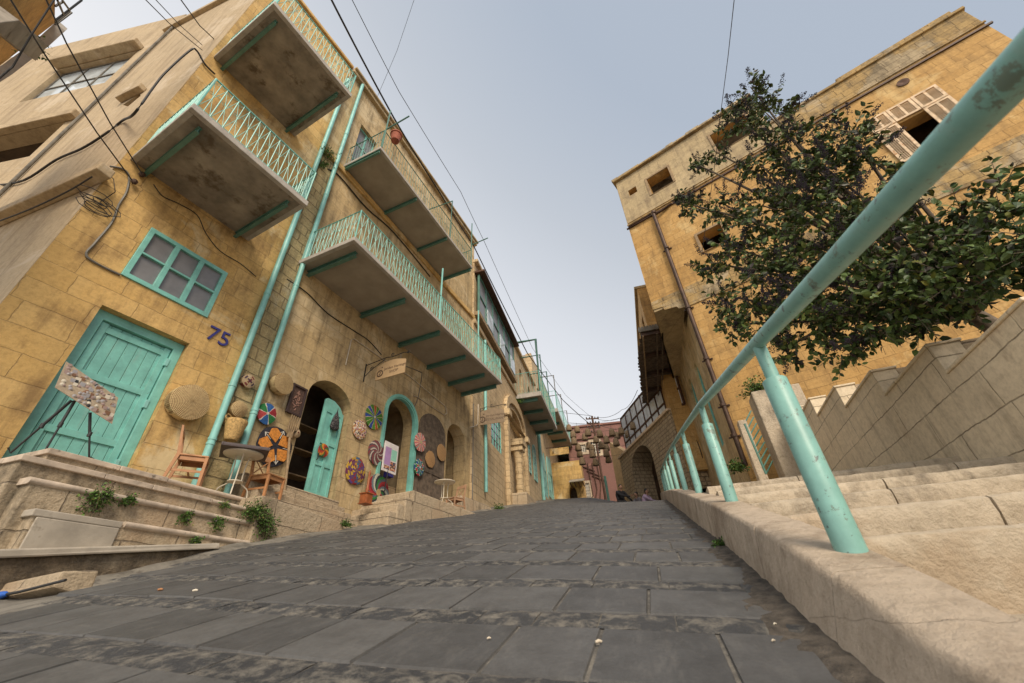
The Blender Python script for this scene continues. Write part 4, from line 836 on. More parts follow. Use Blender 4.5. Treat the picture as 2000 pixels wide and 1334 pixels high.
# dark wall between red house and arched wall
F3 = Frame(-35, p0=far(1208, 930, 34.0))
dw = Thing('side_house', 'dull brown rendered house wall between the red house and the arched wall', 'house', F3, F3.at(1200, 950))
ua = F3.at(1197, 900)[0]; mb = dw.mb(); qs = [F3.uz(*p) for p in [(1192, 860), (1199, 868), (1222, 893)]]
zt2 = F3.at(1200, 868)[2]; ub_ = F3.at(1226, 900)[0]; uc_ = F3.at(1196, 900)[0]; mb.prism([(ub_, 4), (uc_, 4), (uc_, zt2+.4), (ub_, zt2-1.0)], 0, -.8); dw.part('wall', mb, M['plaster_dark'])

# ================================================================ house on the right
hR = Thing('sandstone_house', 'tall orange sandstone house with plastered top storey on the right', 'house', RF, (0, 0, 3))
Wn = [rect(*(1.0, 2.0, 15.62, 16.72)), rect(2.55, 2.95, 16.35, 16.75), rect(-2.55, -1.0, 15.75, 17.0), rect(.1, .98, 11.25, 12.15), rect(.35, 1.1, 9.9, 10.8)]
sh = rect(-6.75, -4.95, 10.9, 12.5)
zs = 9.72; u_c = 2.17
mb = hR.mb(); mb.wall([(-8.6, zs), (3.42, zs), (3.42, 17.75), (-2.55-.001, 17.75), (-2.55-.001, 17.76), (-2.9, 17.76), (-2.9, 15.6), (-8.6, 15.6)], [Wn[0], Wn[1], rect(-2.4, -1.0, 15.75, 17.0), Wn[3], sh], 0, -.5); hR.part('front_wall', mb, M['stoneR'])
mb = hR.mb(); mb.wall(rect(-2.88, 3.40, 14.75, 17.73), [Wn[0], Wn[1], rect(-2.4, -1.0, 15.75, 17.0)], .03, .001); hR.part('plaster_storey', mb, M['stoneRs'])
mb = hR.mb(); mb.wall(rect(-8.6, u_c, -1, zs-.5), [], 0, -.5); hR.part('lower_wall', mb, M['stoneR'])
mb = hR.mb(); mb.box(-8.59, -2.91, .001, .03, 14.70, 15.599); hR.part('stained_band', mb, M['stoneRw'])
# weathered band and corbel
mb = hR.mb(); mb.prism([(-8.6, zs-.5+.002), (u_c, zs-.5+.002), (2.5, zs-.42), (2.55, zs-.3), (3.0, zs-.22), (3.05, zs-.05), (3.42, zs-.0), (3.42, zs+.36), (-8.6, zs+.36)], .035, .001); hR.part('string_course', mb, M['stoneRw'], bevel=.01)
mb = hR.mb(); mb.box(-8.7, 3.5, .001, .06, 14.40, 14.47); hR.part('iron_rail', mb, M['brownmetal'])
mb = hR.mb(); mb.box(-8.65, -2.9, -.5, .10, 15.601, 15.72); mb.box(-8.65, 3.45, .001, .05, 14.6, 14.68); mb.box(-2.95, 3.48, -.5, .18, 17.751, 17.87); mb.box(-8.4, -5.2, -.5, .05, 15.721, 15.9); hR.part('cornice', mb, M['stoneRw'], bevel=.02)
rn = random.Random(2); mb = hR.mb(); u = -2.9
while u < 3.4: L = rn.uniform(.2, .6); mb.box(u, u+L-.01, -.45, .12+rn.uniform(-.05, .04), 17.872, 17.93+rn.uniform(0, .07)); u += L
hR.part('broken_parapet', mb, M['stoneRs'], bevel=.015)
# body
SF = Frame(24, p0=RF.w(3.42, 0, 10), sg=1); SL = Frame(15.5, p0=RF.w(u_c, 0, 5)) 
def rfo(u, o): return RF.w(u, o, 0)
sfu = SF.loc(RF.w(3.42, 0, 0))[0]; slu = SL.loc(RF.w(u_c, 0, 0))[0]
mb = hR.mb()
def rloc(p): q = RF.loc(p); return (q[0], q[1])
def slab_between(mb, fr, u0, u1, o0, o1, z0, z1, tgt=RF):
    pts = [rloc(fr.w(u, o, 0)) for u, o in ((u0, o0), (u1, o0), (u1, o1), (u0, o1))]; mb.hexa([(a, b_, z0) for a, b_ in pts], [(a, b_, z1) for a, b_ in pts])
hS = 9.0
slab_between(mb, SF, sfu+.02, sfu+hS, 0, -.5, zs, 17.6); hR.part('side_wall', mb, M['stoneR'])
mb = hR.mb(); pts = [(3.4, -.02), rloc(SF.w(sfu+hS, 0, 0)), (-8.5, -9), (-8.5, -.51)]; mb.hexa([(a, b_, 15.2) for a, b_ in pts], [(a, b_, 15.5) for a, b_ in pts]); mb.hexa([(a, b_, 14) for a, b_ in pts[:1]+pts[1:]], [(a, b_, 14.1) for a, b_ in pts]); mb.box(-2.85, 3.38, -3.5, -.52, 17.3, 17.5); hR.part('roof', mb, M['conc'])
mb = hR.mb(); mb.box(-8.55, -8.1, -9, -.501, -1, 15.4); mb.box(-8.1, 2.2, -1.6, -1.5, -1, 17.0); hR.part('back_wall', mb, M['dark'])
mb = hR.mb(); pts = [(u_c, .0), (3.40, .0), rloc(SF.w(sfu+hS, 0, 0)), rloc(SL.w(slu+hS, 0, 0))]; mb.hexa([(a, b_, zs-.12) for a, b_ in pts], [(a, b_, zs-.005) for a, b_ in pts]); hR.part('overhang', mb, M['stoneRs'])
# side wall of the lower storeys with its arched windows
def in_sl(mbx, name, m, parent=None, **k):   # parts measured in the flank's own frame, carried by the house
    o = mbx.build(name, m, None, SL.M(), **k); o.parent = hR.o; o.matrix_parent_inverse = hR.o.matrix_world.inverted()
    if parent: o.parent = parent; o.matrix_parent_inverse = parent.matrix_world.inverted()
    return o
LS = SL.sg
aw_px = [(1358, 700), (1345, 745)]
wA = [arch(slu+1.8, slu+2.7, 4.6, 7.2, 8.0), arch(slu+3.9, slu+4.9, 4.8, 7.6, 8.4)]
mb = MB(LS); mb.wall([(slu+.02, -1), (slu+17, -1), (slu+17, 11), (slu+1.6, 11), (slu+1.6, zs-.52), (slu+.02, zs-.52)], wA, 0, -.45); in_sl(mb, 'side_wall', M['stoneB'])
mb = MB(LS); mb.box(slu+1, slu+16, -.7, -.6, 0, 10); in_sl(mb, 'inner_wall', M['dark'])
NB = Frame(14.5, p0=far(1243, 560, 20)); nb0 = NB.at(1243, 560)[0]; nbz = NB.at(1241, 503)[2]
nbh = Thing('neighbour_house', 'narrow sliver of an ochre stone house just beyond the sandstone house', 'house', NB, (nb0+3, 0, 6)); mb = nbh.mb(); mb.wall(rect(nb0, nb0+9, 5, nbz), [rect(nb0+1+2.2*k, nb0+1.9+2.2*k, nbz-3, nbz-1.2) for k in range(3)], 0, -.4); mb.box(nb0, nb0+.4, -4, -.401, 5, nbz-.01); nbh.part('wall', mb, M['stoneR'])
mb = nbh.mb(); mb.box(nb0+.4, nb0+9, -1.2, -1, 5, nbz-.3); nbh.part('inner_wall', mb, M['dark']); mb = nbh.mb(); mb.box(nb0-.05, nb0+9, -4, .15, nbz+.001, nbz+.15); nbh.part('cornice', mb, M['stoneRs'])
for q in wA:
    mb = MB(LS); mb.wall([(x+(.01 if i else .01)*0, z) for i, (x, z) in enumerate(q)], [[(q[0][0]+.08+(x-q[0][0])*(.9-.16)/.9, q[0][1]+.08+(z-q[0][1])*.93) for x, z in q]], -.1, -.16)
    mb.box(q[0][0]+.42, q[0][0]+.48, -.15, -.11, q[0][1]+.05, q[0][1]+2.7); in_sl(mb, 'window', M['teal'])
# shutters
def leaf(u0, u1, z0, z1, o=.03, label=None):
    mb = hR.mb(); mb.wall(rect(u0, u1, z0, z1), [rect(u0+.07, (u0+u1)/2-.03, z0+.07, z1-.07), rect((u0+u1)/2+.03, u1-.07, z0+.07, z1-.07)], o+.03, o)
    n = int((z1-z0-.14)/.055)
    for k in range(n):
        zz = z0+.08+k*.055
        for a, b_ in ((u0+.07, (u0+u1)/2-.03), ((u0+u1)/2+.03, u1-.07)): mb.hexa([(a, o+.003, zz+.03), (b_, o+.003, zz+.03), (b_, o+.027, zz), (a, o+.027, zz)], [(a, o+.009, zz+.038), (b_, o+.009, zz+.038), (b_, o+.03, zz+.008), (a, o+.03, zz+.008)])
    hR.part('shutter', mb, M['shutter'], label=label)
leaf(-5.50, -4.92, 10.95, 12.55); leaf(-6.78, -6.16, 10.95, 12.55); 
for a, b_ in ((-5.5, -4.92), (-6.14, -5.52), (-6.78, -6.16)): leaf(a, b_, 12.58, 13.25)
mb = hR.mb()
for u, z in [(-2, 14.1)]: pass
mb.lathe([(.0001, 0), (.16, 0), (.16, .03), (.1, .03), (.0001, .005)], (-6.35, .001, 14.05), 16, 'y'); hR.part('round_vent', mb, M['rust'])
for q, d in ((Wn[0], .1), (rect(-2.4, -1.0, 15.75, 17.0), .1), (Wn[3], .1)):
    mb = hR.mb(); mb.wall([(q[0][0]-d, q[0][1]-d*.2), (q[1][0]+d, q[1][1]-d*.2), (q[2][0]+d, q[2][1]+d), (q[3][0]-d, q[3][1]+d)], [[(x, z) for x, z in q]], .06, .031 if q[0][1] > 15 else .001); hR.part('window_frame', mb, M['oldwood'], bevel=.006)
th = Thing('brown_downpipe', 'rusty brown downpipe running down the corner of the sandstone house', 'drainpipe', RF, (2.15, .15, 3.3)); mb = th.mb(); mb.tube([(2.2, .14, 14.5), (2.17, .14, 9), (2.15, .14, 3.3)], .075, 12); th.part('pipe', mb, M['brownmetal'], smooth=60)
for zz in (14.4, 12.2, 9.1, 6.9, 5.2, 4.2): mb = th.mb(); mb.lathe([(.076, zz-.05), (.10, zz-.045), (.10, zz+.045), (.076, zz+.05)], (2.17, .14, 0), 12, 'z'); mb.box(2.0, 2.35, .0, .05, zz-.02, zz+.02); th.part('collar', mb, M['brownmetal'])
mb = th.mb(); mb.tube([(3.4, .1, 14.45), (2.3, .12, 14.45)], .03, 6); mb.tube([(1.4, .05, 14.45), (1.9, .1, 14.3), (2.2, .14, 14.3)], .05, 6); th.part('branch_pipe', mb, M['brownmetal'], smooth=60)
# old wooden canopy on the flank
cn = Thing('timber_canopy', 'dark decaying timber and sheet canopy on brackets high on the flank of the sandstone house', 'canopy', SL, (slu+4, 0, 8.6))
cz = 9.85; c0u, c1u = SL.atz(1285, 640, 9.9)[0], SL.atz(1285, 783, 9.9)[0]; co_ = SL.atz(1251, 700, 9.9)[1]; print('canopy', c0u-slu, c1u-slu, co_)
mb = cn.mb(); n = 52
rn = random.Random(4)
for i in range(n): a = c0u+(c1u-c0u)*i/n; mb.box(a, a+(c1u-c0u)/n-.02, co_*.12+rn.uniform(-.05, .12), co_+rn.uniform(-.03, .05)-.08+.18*sm(i/n, 0, .3), cz+rn.uniform(0, .03), cz+.045+rn.uniform(0, .03))
cn.part('boards', mb, M['darkwood'])
for i in range(5):
    a = c0u+.1+(c1u-c0u-.2)*i/4; mb = cn.mb(); mb.box(a-.08, a+.08, -.05, co_*.93, cz-.2, cz-.002); cn.part('beam', mb, M['brownmetal'], bevel=.01)
for oo in (co_*.45, co_*.58, co_*.9): mb = cn.mb(); mb.box(c0u, c1u-(.6 if oo > 1.5 else 0), oo, oo+.06, cz-.25, cz-.201); cn.part('batten', mb, M['oldwood'] if oo > 1.5 else M['darkwood'])
mb = cn.mb(); zf = cz+.05; pr = [(0.45, cz-.1), (1.95, cz-.1), (1.95, cz+.25)]; 
for i in range(9):
    a = co_*(.42+i*.064); mb.box(c0u-.07, c0u-.03, a, a+.09, cz-.05, cz+.22)
mb.box(c0u-.10, c0u-.071, co_*.4, co_, cz-.05, cz+.14); cn.part('fascia', mb, M['cement'], bevel=.01)
cs = []
# hanging wires at the far end of the flank
for k in range(6):
    u = slu+6.5+k*.25; p = [SL.w(u, .05, 8.6-k*.1), SL.w(u+.3, .12, 7.2), SL.w(u-.1+.1*k, .1, 6-.3*k), SL.w(u+.2, .06, 5.0)]
    cs += [p]
mb = MB(1)
for p in cs: mb.tube([tuple(q) for q in smooth_pts([Vector([float(x) for x in z]) for z in p])], .018, 5)
solo('hanging_wires', 'bundle of black wires dangling on the wall below the timber canopy', 'wires', mb, M['cable'], G, tuple(float(x) for x in cs[0][3]), smooth=60)
# planter pillar and small turquoise railing
uP = 11.7; L_ = lambda x, y, u=uP: WL.atu(x, y, u)
pt0, pt1 = L_(1466, 765), L_(1522, 762); zP = pt0[2]
pp = Thing('planter_pillar', 'cream stone planter pillar with a green plant on top beyond the stepped wall', 'planter', WL, (uP, pt0[1], 2))
mb = pp.mb(); mb.box(uP, uP+.7, pt1[1]-.5, pt0[1], 0, zP); pp.part('pillar', mb, M['limestep'], bevel=.03)
a0, a1 = L_(1454, 828), L_(1496, 926)
lr = Thing('side_railing', 'small turquoise railing with slanting bars beside the planter pillar', 'railing', WL, (uP, a1[1], a1[2]-.3)); mb = lr.mb(); mb.tube([a0, a1], .035, 8)
for k in range(9):
    f = k/8; p_ = [a0[i]*(1-f)+a1[i]*f for i in range(3)]; q_ = L_(1454+42*f+13, 828+98*f-26); mb.tube([p_, q_], .02, 6)
lr.part('bars', mb, M['tealD'], smooth=60)
b0_, b1_ = L_(1440, 822), L_(1452, 820)
lp = Thing('low_pier', 'narrow cream stone pier at the foot of the sandstone house', 'pier', WL, (uP, b0_[1], 2)); mb = lp.mb(); mb.box(uP-.02, uP+.3, b1_[1]-.06, b0_[1], .5, b0_[2]); lp.part('pier', mb, M['limestep'], bevel=.02)
# ================================================================ terrace in front of the left houses (t = -o in the street frame)
te = Thing('stone_terrace', 'long tiered cream stone terrace with rounded copings below the turquoise door', 'terrace', S, (3, -6, .5))
tiers = [(6.40, 1.82, 2.65, 5.35), (6.22, 1.645, 2.40, 5.42), (6.05, 1.415, 2.50, 5.60), (5.90, 1.115, 2.60, 5.2)]
rn = random.Random(9)
for i, (D_, z_, s0, s1) in enumerate(tiers):
    mb = te.mb(); mb.box(s0+.03, s1, -D_, -9.5, -.3, z_-.05); te.part('riser', mb, M['riser'], bevel=.01)
    s = s0 if i < 3 else 3.45
    if i == 3:
        mb = te.mb(); mb.box(s0, 3.43, -D_+.02, -D_-.25, z_-.08, z_-.01); mb.box(s0+.05, 3.42, -D_+.021, -D_+.001, .42, z_-.081); te.part('grey_slab', mb, M['greyslab'], bevel=.01)
    while s < s1:
        L = min(rn.uniform(.55, 1.0), s1-s+.001); mb = te.mb()
        sq = (s < 3.9 and i < 2); r = .034
        o1 = -D_+.035+rn.uniform(-.008, .006)
        if sq: mb.box(s+.003, s+L-.003, o1, -D_-.28, z_-.062, z_); te.part('coping', mb, M['coping'], bevel=.007)
        else:
            pr = [(o1-r+r*math.cos(a), z_-r+r*math.sin(a)) for a in [math.pi*(.5-k/8) for k in range(9)]]; pr += [(-D_-.28, z_-2*r), (-D_-.28, z_)]
            b0 = len(mb.v); k = len(pr); mb.v += [(s+.003, a, b_) for a, b_ in pr]+[(s+L-.003, a, b_) for a, b_ in pr]
            for j in range(k): mb.f.append((b0+j, b0+(j+1) % k, b0+k+(j+1) % k, b0+k+j)); mb.mi.append(0)
            mb.f += [tuple(b0+j for j in range(k)), tuple(b0+k+j for j in reversed(range(k)))]; mb.mi += [0, 0]
            te.part('coping', mb, M['coping'], smooth=50)
        s += L
    mb = te.mb(); mb.box(s0, s0+.09, -D_-.29, -9, z_-.058, z_+.001); te.part('coping', mb, M['coping'], bevel=.01)
mb = te.mb(); mb.prism([(2.42, -.6), (4.62, -.6), (4.62, .935), (2.42, .63)], -5.77, -9.4); te.part('footing', mb, M['footing'], bevel=.03)
mb = te.mb(); q = S.at(35, 1075, -5.72); q2 = S.at(400, 1103, -5.72)
mb.hexa([(2.40, -5.72, .625), (4.6, -5.70, .93), (4.6, -6.2, .93), (2.40, -6.2, .625)], [(2.40, -5.72, .70), (4.6, -5.72, 1.0), (4.6, -6.2, 1.0), (2.40, -6.2, .70)]); te.part('ledge', mb, M['greyslab'], bevel=.015)
ks = Thing('kerb_stone', 'loose block of pale kerb stone lying at the lower left edge', 'kerb stone', S, (1.9, -5.0, .1)); mb = ks.mb(); z0 = road_z(2.0, -4.9)
mb.hexa([(2.60, -4.98, .37), (2.56, -6.4, .26), (2.95, -6.4, .1), (2.9, -4.98, .3)], [(2.62, -5.0, .495), (2.68, -6.4, .42), (2.95, -6.4, .46), (2.9, -5.0, .52)]); ks.part('block', mb, M['limestone'], bevel=.02)
# entrance steps to the left shop door
es = Thing('entrance_steps', 'cream stone steps leading up to the open left shop arch', 'steps', S, (6.5, -6.2, 1))
def sz(x, y, o): q = S.at(x, y, o); return (q[0], q[2])
p0 = sz(513, 967, -5.95); p1 = sz(668, 1020, -5.95)
mb = es.mb(); mb.prism([(p0[0], .5), (p1[0]+.1, .5), (p1[0]+.1, p1[1]-.1), p1, p0], -5.95, -6.2); es.part('parapet', mb, M['limestone'], bevel=.02)
mb = es.mb(); mb.box(p0[0], p0[0]+.3, -6.201, -7.0, .5, p0[1]-.001); es.part('parapet', mb, M['limestone'], bevel=.02)
e1 = S.at(689, 1014, -6.15); 
for i, (o_, px) in enumerate([(-6.25, (640, 1001)), (-6.45, (650, 994)), (-6.65, (650, 985)), (-6.85, (650, 975))]):
    z_ = S.at(px[0], px[1], o_)[2]; mb = es.mb(); mb.box(p0[0]+.31, 8.15, o_, -9, .5+.01*i, z_); es.part('step', mb, M['limestone'], bevel=.02)
# platform by the middle arch
pf = Thing('stone_platform', 'cream stone platform with side steps carrying the round cafe table', 'platform', B, (9.5, 1, 2))
c_ = B.at(808, 957, 1.35); pe = B.at(932, 1006, 1.35)
mb = pf.mb(); mb.prism([(c_[0], .5), (pe[0]+.3, .5), (pe[0]+.1, c_[2]-.02), (c_[0], c_[2])], 1.35, -.3); pf.part('landing', mb, M['limestone'], bevel=.03)
for i, p in enumerate([(789, 970), (760, 985), (749, 995)]):
    q = B.at(p[0], p[1], 1.35-.0); z_ = c_[2]-.2*(i+1); u_ = c_[0]-.27*(i+1); mb = pf.mb(); mb.box(u_, c_[0]-.27*i-.001, 1.35-.01*i, -.3, .5, z_); pf.part('step', mb, M['limestone'], bevel=.03)
q = B.at(1000, 975, .5)
fb = Thing('footing_block', 'low stone footing at the base of the wall right of the cafe chair', 'stone block', B, (13, 0, 3)); mb = fb.mb(); mb.prism([(12.3, 1.5), (15, 1.5), (15, 3.2), (14.3, 3.45), (12.3, 3.42)], .55, -.2); fb.part('block', mb, M['limestone'], bevel=.05)

# ================================================================ craft goods on the walls
def tray(label, px, r, mt, o=.03, dome=.03, fr=B, group='woven trays hung on the shop wall', sc=(1, 1), name='woven_tray', lip=True, thick=.02):
    q = fr.at(px[0], px[1], o); mb = MB(fr.sg)
    n = 8; prof = [(.0001, o-.001), (r*.97, o-.001), (r, o+thick*.5), (r*.985, o+thick)]+[(r*(1-(i+1)/n)+.0001, o+thick+dome*math.sin(math.pi/2*(i+1)/n)) for i in range(n)]
    mb.lathe([(a, b_) for a, b_ in prof], (q[0], 0, q[2]), 40, 'y', sc)
    rj = random.Random(int(px[0]*7+px[1])); js = [1+rj.uniform(-.022, .022)+.018*math.sin(k*.47+px[0]) for k in range(40)]
    mb.v = [(q[0]+(x-q[0])*js[i % 40], y+rj.uniform(-.0015, .0015), q[2]+(z-q[2])*js[i % 40]) for i, (x, y, z) in enumerate(mb.v)]
    return solo(name, label, 'woven tray' if name == 'woven_tray' else 'basket', mb, mt, fr, (q[0], o, q[2]), group, smooth=50)
def C_(s): return tuple(((int(s[i:i+2], 16)/255)**2.2) for i in (0, 2, 4))
t = tray('large round coiled straw basket hung above the first wooden chair', (362, 789), .315, M['straw'], fr=A, dome=.05, o=.02, name='straw_basket', group=None, thick=.16)
tray('thick stack of round straw coils right of the far drainpipe', (544, 752), .24, M['straw'], dome=.03, name='straw_basket', group=None, thick=.17)
tray('small coiled ring basket with a dark pattern between the two drainpipes', (481, 746), .145, polar('ring_pattern', [C_('b09a7a'), C_('7a3a35'), C_('b8a58a'), C_('4a3a48')], 8, hub=(C_('5a3040'), .035), rings=(C_('b39b78'), 110, .3)), thick=.08, name='ring_basket', group=None)
tray('pale round straw lid above the handled basket', (460, 802), .165, M['straw'], thick=.12, dome=.06, name='straw_basket', group=None)
tray('small cream ball of straw with a dark centre beside the wooden fork', (575, 847), .10, polar('ball_straw', [C_('c0a888'), C_('ad9470')], 30, hub=(C_('6a3a28'), .022)), thick=.07, dome=.05, name='straw_basket', group=None)
tray('woven tray with red, green and blue wedges above the orange star tray', (520, 808), .225, polar('wedge_red_green', [C_('9c2f38'), C_('2f5f9c'), C_('2b7a42'), C_('b8484a'), C_('2f5f9c'), C_('2b7a42')], 6, line=(C_('d8d0c4'), .1), hub=(C_('d8d0c4'), .03)), o=.05)
so_ = tray('large dark tray with an orange star of five lozenges behind the wooden fork', (535, 872), .41, simple('dark_navy_weave', (.022, .022, .032), .85, var=.5, scale=40, bmp=.6), o=.02, dome=.02)
og = simple('orange_weave', (.62, .24, .04), .8, var=.4, scale=30, bmp=.6); wh = simple('white_thread', (.6, .58, .52), .8)
mb = MB(-1); q = B.at(535, 872, .02); y_ = .065
for k in range(5):
    an = math.pi/2+.35+k*2*math.pi/5; d = Vector((math.cos(an), 0, math.sin(an))); e = Vector((-math.sin(an), 0, math.cos(an)))
    mb.prism([((d*.07).x, (d*.07).z), ((d*.24+e*.145).x, (d*.24+e*.145).z), ((d*.37+e*.05).x, (d*.37+e*.05).z), ((d*.37-e*.05).x, (d*.37-e*.05).z), ((d*.24-e*.145).x, (d*.24-e*.145).z)], .02, .052)
ob = mb.build('star_pattern', og, so_)
mb = MB(-1)
for k in range(5):
    an = math.pi/2+.35+math.pi/5+k*2*math.pi/5; d = Vector((math.cos(an), 0, math.sin(an))); e = Vector((-math.sin(an), 0, math.cos(an)))
    for a, b_ in ((d*.18, d*.37), (d*.3+e*.05, d*.36), (d*.3-e*.05, d*.36)): mb.tube([(a.x, .045, a.z), (b_.x, .035, b_.z)], .008, 5)
mb.build('white_pattern', wh, so_)
tray('small round tray of red, yellow and green rings hung on the turquoise door leaf', (631, 880), .16, polar('small_disc', [C_('b5482a'), C_('d09030'), C_('3a6a3a'), C_('8a2f28')], 12, radial=28), o=-.13, dome=.02)
tray('knitted round tray of mixed pale yarn right of the left arch', (702, 839), .26, speck('mixed_yarn', [C_('c8b8a0'), C_('a8604a'), C_('38404a'), C_('c09a50'), C_('b07880'), C_('e0d8cc')], 42), sc=(.98, 1))
tray('green and blue wheel tray with orange wedges and thin yellow spokes', (730, 815), .35, polar('green_wheel', [C_('4a7a2a'), C_('4a7a2a'), C_('2f4a90'), C_('5a8a30'), C_('b0582a'), C_('4a7a2a'), C_('2f4a90')], 16, line=(C_('d0b890'), .12), hub=(C_('d8d0c8'), .03)), dome=.02)
tray('round tray patched with yellow, purple and red lozenges beside the left arch', (694, 920), .34, polar('lozenges', [C_('c09a38'), C_('5a4078'), C_('8f3038'), C_('3f6080'), C_('b08a35'), C_('6a3050')], 14, swirl=.3, radial=7, rings=(C_('6a4858'), 36, .82)))
tray('tray with swirling white and maroon curves left of the middle arch', (735, 884), .335, polar('swirl', [C_('c8b8aa'), C_('5a4a50'), C_('8a3f42'), C_('6a5a5a')], 26, swirl=-.75, hub=(C_('c8b8aa'), .02)))
tray('pink and red fringed tray hanging on the frame of the middle arch', (820, 864), .30, polar('pink_fringe', [C_('c85560'), C_('e0a8a0'), C_('b03848'), C_('7a8a90'), C_('d89070')], 34, line=(C_('d8c8b0'), .2), hub=(C_('b0b080'), .05)), o=.12)
tray('green and blue tray with white cross lines below the pink fringed tray', (818, 913), .255, polar('green_blue', [C_('2a6a58'), C_('2a508a'), C_('3a7a48'), C_('b03a38'), C_('2a5a70')], 10, radial=14, line=(C_('d8e0d0'), .12), hub=(C_('e0e0d8'), .03)), o=.12)
tray('tan straw tray with a dark dot, left of two on the dark door leaf', (840, 897), .27, M['straw2'], o=.09, dome=.02)
tray('tan straw tray with a dark speckled face, right of two near the small arch', (862, 884), .285, M['straw2'], o=.09, dome=.02)
# pinwheel
pw = tray('huge pinwheel tray of red, green and grey blades at the middle arch', (737, 962), .46, polar('pinwheel', [C_('a83238'), C_('55626a'), C_('2f7a38'), C_('303a40'), C_('c0c0b0'), C_('6a7880'), C_('8a2830')], 21, swirl=.55, hub=(C_('c0a878'), .085)), o=.2, dome=.02, sc=(.92, 1.0))
# carved picture
q = B.uz(579, 782, .03); pc = Thing('carved_picture', 'dark carved wooden picture of a hand shape in a heavy frame', 'picture', B, (q[0], 0, q[1]))
mb = pc.mb(); mb.wall(rect(q[0]-.2, q[0]+.2, q[1]-.35, q[1]+.35), [rect(q[0]-.15, q[0]+.15, q[1]-.3, q[1]+.3)], .07, .02); pc.part('frame', mb, simple('ebony_frame', (.05, .03, .03), .5), bevel=.008)
mb = pc.mb(); mb.box(q[0]-.151, q[0]+.151, .021, .035, q[1]-.301, q[1]+.301); pn_ = pc.part('panel', mb, simple('carved_panel', (.10, .055, .04), .7, var=.5, scale=30, bmp=1))
mb = pc.mb(); rn = random.Random(3)
for k in range(60):
    z_ = rn.uniform(-.24, .22); w_ = .11*(1-abs(z_)/.28)*(1.2 if z_ < 0 else .8); u_ = rn.uniform(-w_, w_); mb.ball((q[0]+u_, .04, q[1]+z_), .016, 6)
pc.part('carving', mb, simple('pinkish_carving', (.36, .2, .15), .6), parent=pn_, smooth=60)
# basket with handle
q = B.at(457, 840, .2); bk = Thing('handled_basket', 'tapered wicker basket with a looped handle hung under the pale straw lid', 'basket', B, (q[0], .2, q[2]))
wk = simple('yellow_wicker', (.55, .36, .14), .8, var=.45, scale=28, bmp=1)
mb = bk.mb(); pr = [(.10, q[2]-.2), (.105, q[2]-.19)]+[(.11+.075*(k/10)+.006*(k % 2), q[2]-.18+.34*k/10) for k in range(11)]+[(.18, q[2]+.18), (.16, q[2]+.16), (.09, q[2]-.17)]; mb.lathe(pr, (q[0], .2, 0), 28, 'z'); bk.part('body', mb, wk, smooth=60)
mb = bk.mb(); mb.tube([(q[0]-.17+.0*k, .2+.0, q[2]+.13) if k == 0 else (q[0]-.17+.06*math.cos(math.pi*(1-k/8)*1.2)-.0, .2, q[2]+.14+.10*math.sin(math.pi*k/8)) for k in range(9)], .014, 6); bk.part('handle', mb, wk, smooth=60)
# black bag
q = B.at(655, 822, -.1); mb = MB(-1); mb.lathe([(.001, q[2]-.25), (.10, q[2]-.24), (.14, q[2]-.18), (.12, q[2]-.02), (.06, q[2]+.14), (.015, q[2]+.25), (.008, q[2]+.34)], (q[0], -.09, 0), 14, 'z', (1, .45)); solo('beaded_bag', 'black beaded bag narrowing to a cord, hung on the turquoise door leaf', 'bag', mb, speck('black_beads', [(.01, .01, .012), (.03, .03, .035), (.12, .11, .11)], 60), B, (q[0], -.09, q[2]), smooth=60)
# wooden pitchfork
q0 = B.at(553, 976, .35); q1 = B.at(566, 850, .12); q2_ = B.at(573, 812, .1)
pfk = Thing('wooden_pitchfork', 'old wooden pitchfork with five tines leaning beside the left arch', 'pitchfork', B, (q0[0], .35, q0[2]))
mb = pfk.mb(); mb.tube([q0, ((q0[0]+q1[0])/2+.01, .25, (q0[2]+q1[2])/2), q1], .027, 8); pfk.part('handle', mb, M['oldwood'], smooth=60)
for k in range(5):
    w_ = (k-2)*.055; mb = pfk.mb(); mb.tube([(q1[0]+w_*.25, q1[1], q1[2]-.02), (q1[0]+w_*.9, q1[1]+.02, q1[2]+.12), (q1[0]+w_, q1[1]+.05, q1[2]+.42)], [.022, .02, .011], 6); pfk.part('tine', mb, M['oldwood'], smooth=60)
mb = pfk.mb(); mb.box(q1[0]-.06, q1[0]+.06, q1[1]-.03, q1[1]+.03, q1[2]-.06, q1[2]+.05); pfk.part('yoke', mb, M['oldwood'], bevel=.015)

